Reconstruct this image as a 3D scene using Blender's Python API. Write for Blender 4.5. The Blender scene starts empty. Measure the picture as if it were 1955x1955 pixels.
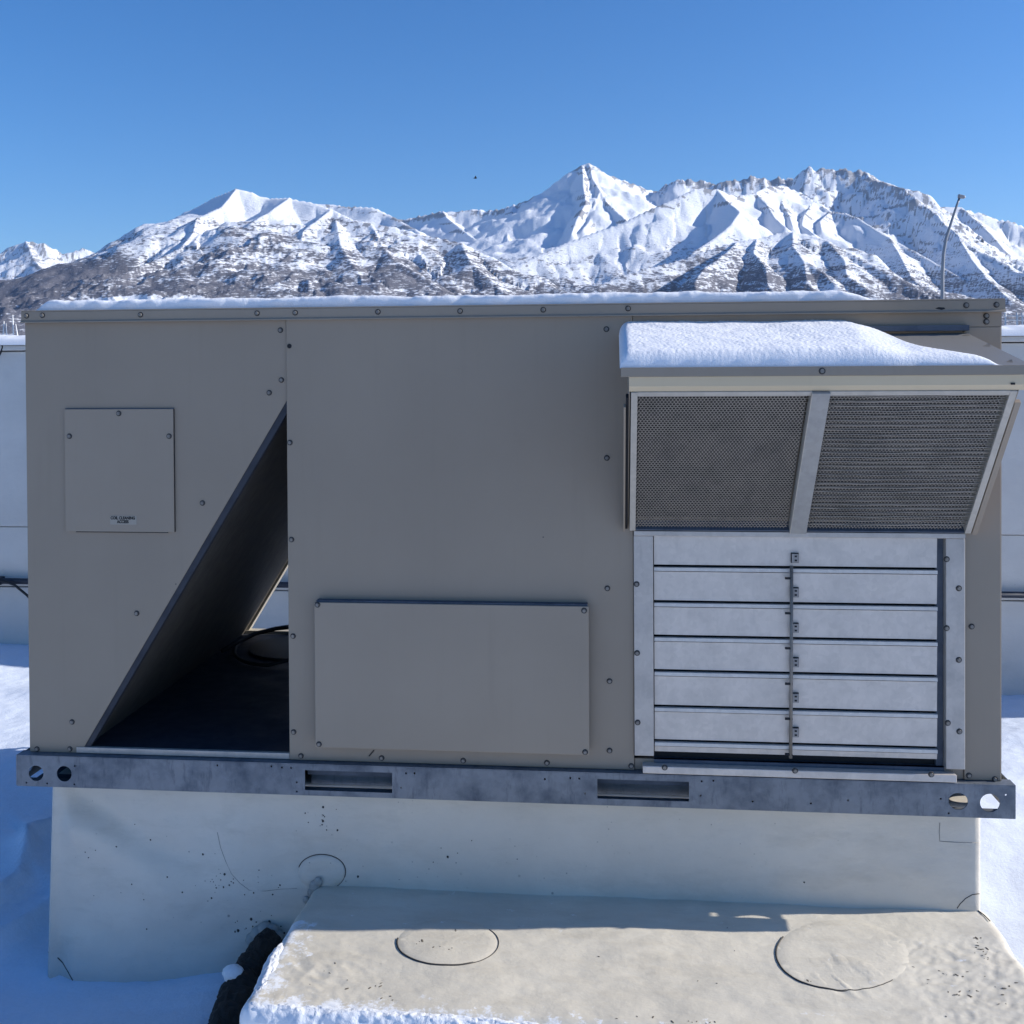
import bpy, math, random
import numpy as np
from mathutils import Vector, Matrix
random.seed(7)
scene = bpy.context.scene
COL = scene.collection

# ------------------------------------------------------------------ camera, sky, sun, exposure
FPX, PPY, YAW, PITCH, ROLL = 2003.0, 751.9, -.0965, -.0124, -.0055
CAM = np.array([1.3974, -2.3811, 1.4025])
_f = np.array([math.sin(YAW)*math.cos(PITCH), math.cos(YAW)*math.cos(PITCH), math.sin(PITCH)])
_r = np.array([math.cos(YAW), -math.sin(YAW), 0.0]); _u = np.cross(_r, _f)
R2 = math.cos(ROLL)*_r + math.sin(ROLL)*_u; U2 = -math.sin(ROLL)*_r + math.cos(ROLL)*_u
cd = bpy.data.cameras.new('camera'); cam = bpy.data.objects.new('camera', cd); COL.objects.link(cam)
cam.matrix_world = Matrix(((R2[0], U2[0], -_f[0], CAM[0]), (R2[1], U2[1], -_f[1], CAM[1]), (R2[2], U2[2], -_f[2], CAM[2]), (0, 0, 0, 1)))
cd.sensor_width = 36; cd.lens = 36*FPX/1955; cd.shift_y = -(977.5-PPY)/1955
cd.clip_start = .05; cd.clip_end = 60000
scene.camera = cam

SUN_EL = math.radians(26)
sun_az = math.atan2(.9953, .105)          # clockwise from +Y
world = bpy.data.worlds.new('World'); scene.world = world; world.use_nodes = True
wn = world.node_tree.nodes; wl = world.node_tree.links
sky = wn.new('ShaderNodeTexSky'); sky.sky_type = 'NISHITA'; sky.sun_disc = False
sky.sun_elevation = SUN_EL; sky.sun_rotation = sun_az
sky.altitude = 300; sky.air_density = 1.0; sky.dust_density = 0.3; sky.ozone_density = 6.0
hs = wn.new('ShaderNodeHueSaturation'); hs.inputs['Saturation'].default_value = 1.20; hs.inputs['Hue'].default_value = .505; wl.new(sky.outputs[0], hs.inputs['Color'])
wl.new(hs.outputs[0], wn['Background'].inputs[0]); wn['Background'].inputs[1].default_value = .123
sd = bpy.data.lights.new('sun', 'SUN'); sun = bpy.data.objects.new('sun', sd); COL.objects.link(sun)
sd.energy = 5.0; sd.angle = math.radians(.53); sd.color = (1, .95, .88)
sv = Vector((math.sin(sun_az)*math.cos(SUN_EL), math.cos(sun_az)*math.cos(SUN_EL), math.sin(SUN_EL)))
sun.rotation_euler = sv.to_track_quat('Z', 'Y').to_euler()
scene.view_settings.view_transform = 'Standard'; scene.view_settings.look = 'None'
scene.view_settings.gamma = 1; scene.view_settings.exposure = 0.38
scene.view_settings.use_curve_mapping = False

# ------------------------------------------------------------------ measuring helpers
SC = 1955/1932          # measurements were read off a 1932 px view
def ray(px, py): return _f + R2*((px*SC-977.5)/FPX) - U2*((py*SC-PPY)/FPX)
def atY(px, py, Y=0.0):
    d = ray(px, py); return CAM + d*((Y-CAM[1])/d[1])
def atZ(px, py, Z=0.0):
    d = ray(px, py); return CAM + d*((Z-CAM[2])/d[2])
def xz(px, py, Y=0.0):
    p = atY(px, py, Y); return float(p[0]), float(p[2])

# ------------------------------------------------------------------ noise
_rng = np.random.RandomState(3); _perm = _rng.permutation(4096); _ga = _rng.rand(4096)*2*math.pi
_gx, _gy = np.cos(_ga), np.sin(_ga)
def perlin(x, y, seed=0):
    x = np.asarray(x, float)+seed*17.31; y = np.asarray(y, float)+seed*9.77
    xi = np.floor(x).astype(np.int64); yi = np.floor(y).astype(np.int64); xf = x-xi; yf = y-yi
    def g(a, b, dx, dy):
        h = _perm[(_perm[a & 4095]+b) & 4095]; return _gx[h]*dx+_gy[h]*dy
    u = xf**3*(xf*(xf*6-15)+10); v = yf**3*(yf*(yf*6-15)+10)
    n0 = g(xi, yi, xf, yf)*(1-u)+g(xi+1, yi, xf-1, yf)*u
    n1 = g(xi, yi+1, xf, yf-1)*(1-u)+g(xi+1, yi+1, xf-1, yf-1)*u
    return (n0*(1-v)+n1*v)*1.5
def fbm(x, y, o=4, seed=0):
    s = 0; a = 1; t = 0
    for i in range(o):
        s = s+a*perlin(x*2**i, y*2**i, seed+i); t += a; a *= .5
    return s/t
def ridged(x, y, o=4, seed=0):
    s = 0; a = 1; t = 0
    for i in range(o):
        s = s+a*(1-np.abs(perlin(x*2**i, y*2**i, seed+i))*2); t += a; a *= .5
    return s/t
def sstep(a, b, x):
    t = np.clip((x-a)/(b-a), 0, 1); return t*t*(3-2*t)

# ------------------------------------------------------------------ materials
def new_mat(name, base, rough=.6, metal=0., spec=.5):
    m = bpy.data.materials.new(name); m.use_nodes = True
    nt = m.node_tree; b = nt.nodes['Principled BSDF']
    b.inputs['Base Color'].default_value = (*base, 1); b.inputs['Roughness'].default_value = rough
    b.inputs['Metallic'].default_value = metal; b.inputs['Specular IOR Level'].default_value = spec
    return m, nt, b
def tc(nt, scale=(1, 1, 1)):
    g = nt.nodes.new('ShaderNodeNewGeometry'); mp = nt.nodes.new('ShaderNodeMapping')
    mp.inputs['Scale'].default_value = scale; nt.links.new(g.outputs['Position'], mp.inputs[0]); return mp.outputs[0]
def noise(nt, vec, s, detail=4, rough=.55):
    n = nt.nodes.new('ShaderNodeTexNoise'); n.inputs['Scale'].default_value = s
    n.inputs['Detail'].default_value = detail; n.inputs['Roughness'].default_value = rough
    nt.links.new(vec, n.inputs['Vector']); return n.outputs['Fac']
def ramp(nt, fac, stops):
    r = nt.nodes.new('ShaderNodeValToRGB'); nt.links.new(fac, r.inputs[0]); e = r.color_ramp.elements
    while len(e) < len(stops): e.new(.5)
    for i, (p, c) in enumerate(stops):
        e[i].position = p; e[i].color = (c, c, c, 1) if isinstance(c, (int, float)) else (*c, 1)
    return r.outputs[0]
def mix(nt, fac, a, b):
    m = nt.nodes.new('ShaderNodeMix'); m.data_type = 'RGBA'
    for s, v in ((m.inputs[0], fac), (m.inputs[6], a), (m.inputs[7], b)):
        if isinstance(v, bpy.types.NodeSocket): nt.links.new(v, s)
        else: s.default_value = v if isinstance(v, float) else (*v, 1)
    return m.outputs[2]
def mathn(nt, op, a, b=0.):
    m = nt.nodes.new('ShaderNodeMath'); m.operation = op
    for s, v in ((m.inputs[0], a), (m.inputs[1], b)):
        if isinstance(v, bpy.types.NodeSocket): nt.links.new(v, s)
        else: s.default_value = v
    return m.outputs[0]
def bump(nt, b, h, strength=.3, dist=.002):
    n = nt.nodes.new('ShaderNodeBump'); n.inputs['Strength'].default_value = strength
    n.inputs['Distance'].default_value = dist; nt.links.new(h, n.inputs['Height'])
    nt.links.new(n.outputs[0], b.inputs['Normal']); return n

def paint(name, c, k=.92):
    m, nt, b = new_mat(name, c, .5, 0, .35)
    v = tc(nt)
    big = noise(nt, v, 2.2, 5); fine = noise(nt, v, 420, 2)
    streak = noise(nt, tc(nt, (38, 38, 2.2)), 1, 4)
    col = mix(nt, ramp(nt, big, [(.35, 0.), (.68, 1.)]), c, tuple(q*k for q in c))
    col = mix(nt, mathn(nt, 'MULTIPLY', ramp(nt, streak, [(.56, 0.), (.75, 1.)]), .16), col, tuple(q*.72 for q in c))
    vo = nt.nodes.new('ShaderNodeTexVoronoi'); vo.inputs['Scale'].default_value = 9; nt.links.new(v, vo.inputs['Vector'])
    sp = ramp(nt, vo.outputs['Distance'], [(.012, 1.), (.022, 0.)])
    col = mix(nt, mathn(nt, 'MULTIPLY', sp, .8), col, (.04, .04, .04))
    nt.links.new(col, b.inputs['Base Color'])
    nt.links.new(ramp(nt, big, [(.3, .42), (.7, .6)]), b.inputs['Roughness'])
    bump(nt, b, mathn(nt, 'ADD', mathn(nt, 'MULTIPLY', fine, .35), mathn(nt, 'MULTIPLY', big, 3.)), .25, .0012)
    return m
M_TAN = paint('tan_paint', (.312, .254, .192))
M_DOOR = paint('tan_paint_door', (.333, .272, .207))
M_TRIM = paint('trim_paint', (.318, .262, .20))

M_FASC_LIT = paint('bounce_lit_fascia', (.62, .50, .33))  # tan paint lightened, snow bounce on the fascia put into its colour
M_HTOP = paint('hood_top_paint', (.21, .20, .185))

def galv(name, c, dark, metal=.55, rough=.42, stain=.5):
    m, nt, b = new_mat(name, c, rough, metal)
    v = tc(nt)
    vo = nt.nodes.new('ShaderNodeTexVoronoi'); vo.inputs['Scale'].default_value = 95; nt.links.new(v, vo.inputs['Vector'])
    sep = nt.nodes.new('ShaderNodeSeparateColor'); nt.links.new(vo.outputs['Color'], sep.inputs[0])
    spg = sep.outputs[0]
    n1 = noise(nt, v, 14, 6, .65); n2 = noise(nt, tc(nt, (60, 60, 14)), 1, 5, .7)
    col = mix(nt, mathn(nt, 'MULTIPLY', spg, .28), c, tuple(min(1, q*.7) for q in c))
    col = mix(nt, mathn(nt, 'MULTIPLY', ramp(nt, n1, [(.45, 0.), (.72, 1.)]), stain), col, dark)
    col = mix(nt, mathn(nt, 'MULTIPLY', ramp(nt, n2, [(.55, 0.), (.7, 1.)]), stain*.8), col, dark)
    nt.links.new(col, b.inputs['Base Color'])
    nt.links.new(ramp(nt, n1, [(.3, rough-.08), (.7, rough+.2)]), b.inputs['Roughness'])
    bump(nt, b, n1, .12, .002)
    return m
M_GALV = galv('galvanized_rail', (.20, .22, .245), (.07, .085, .11), .35, .5, .8)
M_LOUV = galv('mill_aluminium', (.64, .58, .515), (.46, .42, .375), .30, .45, .35)
M_HEM_LIT = galv('lit_hem_aluminium', (.72, .66, .59), (.52, .47, .42), .2, .45, .35)  # louvre aluminium made lighter, sky light on the hems put into the colour
M_BRK = galv('bracket_zinc', (.34, .32, .30), (.22, .21, .2), .3, .5, .4)
M_FRAME = galv('aluminium_frame', (.52, .475, .425), (.35, .32, .29), .35, .45, .4)
M_BOLT = galv('bolt_zinc', (.24, .22, .195), (.10, .10, .10), .4, .45, .4)
M_BOLT_SHADE = new_mat('bolt_shadow_ring', (.045, .042, .04), .7)[0]  # near-black ring paints the shadow round each bolt head
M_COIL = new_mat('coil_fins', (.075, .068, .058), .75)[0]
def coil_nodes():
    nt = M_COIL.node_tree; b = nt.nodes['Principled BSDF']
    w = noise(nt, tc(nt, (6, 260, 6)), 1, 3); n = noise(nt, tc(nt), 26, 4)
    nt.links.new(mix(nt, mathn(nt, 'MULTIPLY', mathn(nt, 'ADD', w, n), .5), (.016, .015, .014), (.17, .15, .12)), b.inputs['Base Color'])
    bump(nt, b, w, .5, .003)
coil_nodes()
M_BLACK = new_mat('black_rubber', (.015, .015, .016), .6)[0]
M_WRAP = new_mat('torn_wrap', (.022, .018, .015), .85)[0]
M_DARK = new_mat('dark_gap', (.012, .013, .016), .8)[0]
M_DARKMETAL = galv('dark_flange', (.10, .12, .155), (.04, .05, .07), .2, .6)
M_STICK = new_mat('sticker_film', (.33, .295, .24), .4)[0]
M_INK = new_mat('black_ink', (.01, .01, .01), .5)[0]
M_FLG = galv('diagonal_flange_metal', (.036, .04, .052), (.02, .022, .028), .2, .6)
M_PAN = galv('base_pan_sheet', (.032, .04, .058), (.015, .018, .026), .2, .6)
M_MESH = galv('filter_wire', (.34, .31, .27), (.20, .185, .16), .4, .5, .6)
M_MESH_SHADED = galv('filter_wire_shaded', (.055, .05, .045), (.04, .038, .035), .3, .6, .1)  # same wire darkened, shade inside the filter painted into the inner layer
M_REAR_LIT = new_mat('lit_rear_edge', (.42, .39, .33), .5)[0]  # rear edges painted pale for the snow light falling on them

def snow_mat(name, c=(.90, .905, .92), s=1.0, d=.004):
    m, nt, b = new_mat(name, c, .65, 0, .3)
    v = tc(nt)
    f1 = noise(nt, v, 180*s, 4, .7); f2 = noise(nt, v, 30*s, 5, .6)
    nt.links.new(mix(nt, ramp(nt, f1, [(.3, 0.), (.7, 1.)]), tuple(q*.93 for q in c), c), b.inputs['Base Color'])
    bump(nt, b, mathn(nt, 'ADD', f1, mathn(nt, 'MULTIPLY', f2, .8)), .45, d*.7)
    return m
M_SNOW = snow_mat('snow_fine'); M_SNOWG = snow_mat('snow_ground', (.77, .835, .94), .6, .006)
M_SNOWC = snow_mat('snow_crust', (.84, .86, .89), .6, .008)

def membrane(name, c, dirt, specks=1., warm=None):
    m, nt, b = new_mat(name, c, .5, 0, .4)
    v = tc(nt)
    n1 = noise(nt, v, 3.0, 6, .6); n2 = noise(nt, tc(nt, (5, 16, 16)), 1, 6, .7); n3 = noise(nt, v, 60, 4, .7)
    col = mix(nt, ramp(nt, n1, [(.35, 0.), (.7, 1.)]), c, tuple(q*.86 for q in c))
    col = mix(nt, mathn(nt, 'MULTIPLY', ramp(nt, n2, [(.5, 0.), (.72, 1.)]), .5), col, dirt)
    for sc_, th in ((16, .035), (45, .05)):
        vo = nt.nodes.new('ShaderNodeTexVoronoi'); vo.inputs['Scale'].default_value = sc_; nt.links.new(v, vo.inputs['Vector'])
        dn = mathn(nt, 'ADD', vo.outputs['Distance'], mathn(nt, 'MULTIPLY', n1, .0))
        area = ramp(nt, noise(nt, v, 2.6, 3, .6), [(.5, 0.), (.6, 1.)])
        sp = mathn(nt, 'MULTIPLY', ramp(nt, dn, [(th, 1.), (th*1.9, 0.)]), mathn(nt, 'MULTIPLY', area, specks*.85))
        col = mix(nt, sp, col, (.05, .05, .045))
    col = mix(nt, mathn(nt, 'MULTIPLY', ramp(nt, n3, [(.6, 0.), (.8, 1.)]), .3), col, dirt)
    nt.links.new(col, b.inputs['Base Color'])
    bump(nt, b, mathn(nt, 'ADD', mathn(nt, 'MULTIPLY', n1, 3.), mathn(nt, 'ADD', n2, mathn(nt, 'MULTIPLY', n3, .3))), .35, .006)
    return m
M_CURB = membrane('curb_membrane', (.69, .64, .555), (.49, .45, .38), .6)
def frost(m):
    nt = m.node_tree; b = nt.nodes['Principled BSDF']; old = b.inputs['Base Color'].links[0].from_socket
    g = nt.nodes.new('ShaderNodeNewGeometry'); sp = nt.nodes.new('ShaderNodeSeparateXYZ'); nt.links.new(g.outputs['Position'], sp.inputs[0])
    e1 = mathn(nt, 'MULTIPLY', mathn(nt, 'SUBTRACT', .775, sp.outputs[0]), 9.); e1 = mathn(nt, 'MULTIPLY', e1, mathn(nt, 'GREATER_THAN', -.12, sp.outputs[1]))
    e2 = mathn(nt, 'MULTIPLY', mathn(nt, 'SUBTRACT', -.375, sp.outputs[1]), 14.); e2 = mathn(nt, 'MULTIPLY', e2, mathn(nt, 'MAXIMUM', mathn(nt, 'SUBTRACT', 1.75, sp.outputs[0]), 0.))
    n = noise(nt, g.outputs['Position'], 28, 6, .75)
    t = mathn(nt, 'ADD', mathn(nt, 'MAXIMUM', e1, e2), mathn(nt, 'MULTIPLY', mathn(nt, 'SUBTRACT', n, .5), 3.2))
    t = mathn(nt, 'MULTIPLY', ramp(nt, t, [(.42, 0.), (.75, 1.)]), mathn(nt, 'GREATER_THAN', sp.outputs[2], .14))
    nt.links.new(mix(nt, t, old, (.86, .87, .88)), b.inputs['Base Color'])
M_BOX = membrane('box_membrane', (.70, .645, .535), (.50, .445, .35), .2)
frost(M_BOX)
M_PATCH = membrane('patch_membrane', (.61, .56, .48), (.42, .39, .33), .8)
M_CAULK = new_mat('dark_caulk', (.05, .045, .04), .7)[0]
M_SEAM = new_mat('seam_line', (.26, .245, .22), .7)[0]
M_FOAM = membrane('sealant', (.40, .40, .37), (.12, .12, .11), 1.)
M_WALL = membrane('wall_panel', (.66, .625, .575), (.60, .56, .52), .2)
M_CONDUIT = galv('conduit_shadowed_metal', (.035, .04, .055), (.02, .024, .035), .1, .6)  # black-blue colour carries the shadow line along the conduit
M_DECK = new_mat('roof_edge_concrete', (.3, .3, .3), .9)[0]

# ------------------------------------------------------------------ object helpers
WL = {}
class MB:
    def __init__(s): s.v = []; s.f = []
    def add(s, vs, fs):
        n = len(s.v); s.v += [tuple(map(float, p)) for p in vs]; s.f += [tuple(i+n for i in q) for q in fs]; return s
    def box(s, x0, x1, y0, y1, z0, z1):
        return s.add([(x0, y0, z0), (x1, y0, z0), (x1, y1, z0), (x0, y1, z0), (x0, y0, z1), (x1, y0, z1), (x1, y1, z1), (x0, y1, z1)],
                     [(0, 3, 2, 1), (4, 5, 6, 7), (0, 1, 5, 4), (1, 2, 6, 5), (2, 3, 7, 6), (3, 0, 4, 7)])
    def hexa(s, a, b):        # two matching quads
        return s.add(list(a)+list(b), [(0, 1, 2, 3), (7, 6, 5, 4), (0, 4, 5, 1), (1, 5, 6, 2), (2, 6, 7, 3), (3, 7, 4, 0)])
    def prism_x(s, prof, x0, x1):   # profile of (y,z)
        n = len(prof)
        return s.add([(x0, y, z) for y, z in prof]+[(x1, y, z) for y, z in prof],
                     [tuple(range(n))[::-1], tuple(range(n, 2*n))]+[(i, (i+1) % n, n+(i+1) % n, n+i) for i in range(n)])
    def tube(s, path, r, n=10):
        P = [np.array(p, float) for p in path]; rs = r if hasattr(r, '__len__') else [r]*len(P)
        vs = []; fs = []
        up = None
        for i, p in enumerate(P):
            t = P[min(i+1, len(P)-1)]-P[max(i-1, 0)]; t /= np.linalg.norm(t)
            if up is None: up = np.array([0, 0, 1.]) if abs(t[2]) < .9 else np.array([1., 0, 0])
            a = np.cross(t, up); a /= np.linalg.norm(a); b = np.cross(a, t); up = b
            for k in range(n):
                th = 2*math.pi*k/n; vs.append(p+rs[i]*(math.cos(th)*a+math.sin(th)*b))
        for i in range(len(P)-1):
            for k in range(n):
                fs.append((i*n+k, i*n+(k+1) % n, (i+1)*n+(k+1) % n, (i+1)*n+k))
        fs.append(tuple(range(n))); fs.append(tuple(range((len(P)-1)*n, len(P)*n))[::-1])
        return s.add(vs, fs)
    def build(s, name, mat, parent=None, smooth=False, bevel=0, fix=True):
        me = bpy.data.meshes.new(name); me.from_pydata(s.v, [], s.f); me.update()
        return place(name, me, mat, parent, smooth, bevel, fix)
def place(name, me, mat, parent=None, smooth=False, bevel=0, fix=False, base=False):
    if fix:
        import bmesh
        bm = bmesh.new(); bm.from_mesh(me); bmesh.ops.recalc_face_normals(bm, faces=bm.faces[:]); bm.to_mesh(me); bm.free()
    n = len(me.vertices); co = np.empty(n*3, np.float32); me.vertices.foreach_get('co', co); co = co.reshape(-1, 3)
    c = (co.min(0)+co.max(0))/2
    if base or parent is None: c[2] = co[:, 2].min()
    me.vertices.foreach_set('co', (co-c).ravel()); me.update()
    if smooth: me.polygons.foreach_set('use_smooth', [True]*len(me.polygons))
    if mat: me.materials.append(mat)
    o = bpy.data.objects.new(name, me); COL.objects.link(o)
    link(o, parent, c)
    if bevel:
        b = o.modifiers.new('bevel', 'BEVEL'); b.width = bevel; b.segments = 2; b.limit_method = 'ANGLE'; b.angle_limit = math.radians(40)
    return o
def link(o, parent, w):
    w = np.array(w, float)
    if parent is not None: o.parent = parent; o.location = w-WL[parent.name]
    else: o.location = w
    WL[o.name] = w
def empty(name, loc):
    o = bpy.data.objects.new(name, None); COL.objects.link(o); link(o, None, loc); o.empty_display_size = .2; return o
def tag(o, label=None, cat=None, group=None, kind=None):
    for k, v in (('label', label), ('category', cat), ('group', group), ('kind', kind)):
        if v: o[k] = v
    return o
def grid_mesh(name, X, Y, Z):
    ny, nx = X.shape; co = np.stack([X, Y, Z], -1).reshape(-1, 3).astype(np.float32)
    i = np.arange(ny*nx).reshape(ny, nx); q = np.stack([i[:-1, :-1], i[:-1, 1:], i[1:, 1:], i[1:, :-1]], -1).reshape(-1, 4)
    me = bpy.data.meshes.new(name); me.vertices.add(len(co)); me.vertices.foreach_set('co', co.ravel())
    me.loops.add(q.size); me.loops.foreach_set('vertex_index', q.ravel().astype(np.int32))
    me.polygons.add(len(q)); me.polygons.foreach_set('loop_start', np.arange(0, q.size, 4, dtype=np.int32))
    me.polygons.foreach_set('loop_total', np.full(len(q), 4, np.int32)); me.update(calc_edges=True); me.validate(); return me
def plate(name, outline, holes, y, th, mat, parent, bevel=0):
    cu = bpy.data.curves.new('tmp', 'CURVE'); cu.dimensions = '2D'; cu.fill_mode = 'BOTH'; cu.extrude = th/2
    for poly in [outline]+holes:
        sp = cu.splines.new('POLY'); sp.points.add(len(poly)-1); sp.use_cyclic_u = True
        for i, (a, b) in enumerate(poly): sp.points[i].co = (a, b, 0, 1)
    to = bpy.data.objects.new('tmp', cu); COL.objects.link(to)
    dg = bpy.context.evaluated_depsgraph_get(); me = bpy.data.meshes.new_from_object(to.evaluated_get(dg))
    bpy.data.objects.remove(to); bpy.data.curves.remove(cu)
    me.materials.clear(); me.name = name
    n = len(me.vertices); co = np.empty(n*3, np.float32); me.vertices.foreach_get('co', co); co = co.reshape(-1, 3)
    me.vertices.foreach_set('co', np.stack([co[:, 0], y+th/2-co[:, 2], co[:, 1]], -1).ravel()); me.update()
    return place(name, me, mat, parent, bevel=bevel)
def circ(cx, cz, r, n=28, ry=None): return [(cx+r*math.cos(2*math.pi*k/n), cz+(ry or r)*math.sin(2*math.pi*k/n)) for k in range(n)]
def rect(x0, x1, z0, z1): return [(x0, z0), (x1, z0), (x1, z1), (x0, z1)]

# ================================================================== MOUNTAINS
FH = np.array([math.sin(YAW), math.cos(YAW)]); RH = np.array([math.cos(YAW), -math.sin(YAW)])
def far(px, py, D):     # 1955 px coordinates -> lateral, forward, height
    d = ray(px/SC, py/SC); fo = d[:2]@FH; return (D*(d[:2]@RH)/fo, D, CAM[2]+D*d[2]/fo)
Z1 = lambda L: [(z[0]/2.927, 330+z[1]/2.927, z[2]) for z in L]
Z2 = lambda L: [(640+z[0]/2.927, 270+z[1]/2.927, z[2]) for z in L]
Z3 = lambda L: [(1295+z[0]/2.927, 270+z[1]/2.927, z[2]) for z in L]
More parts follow.
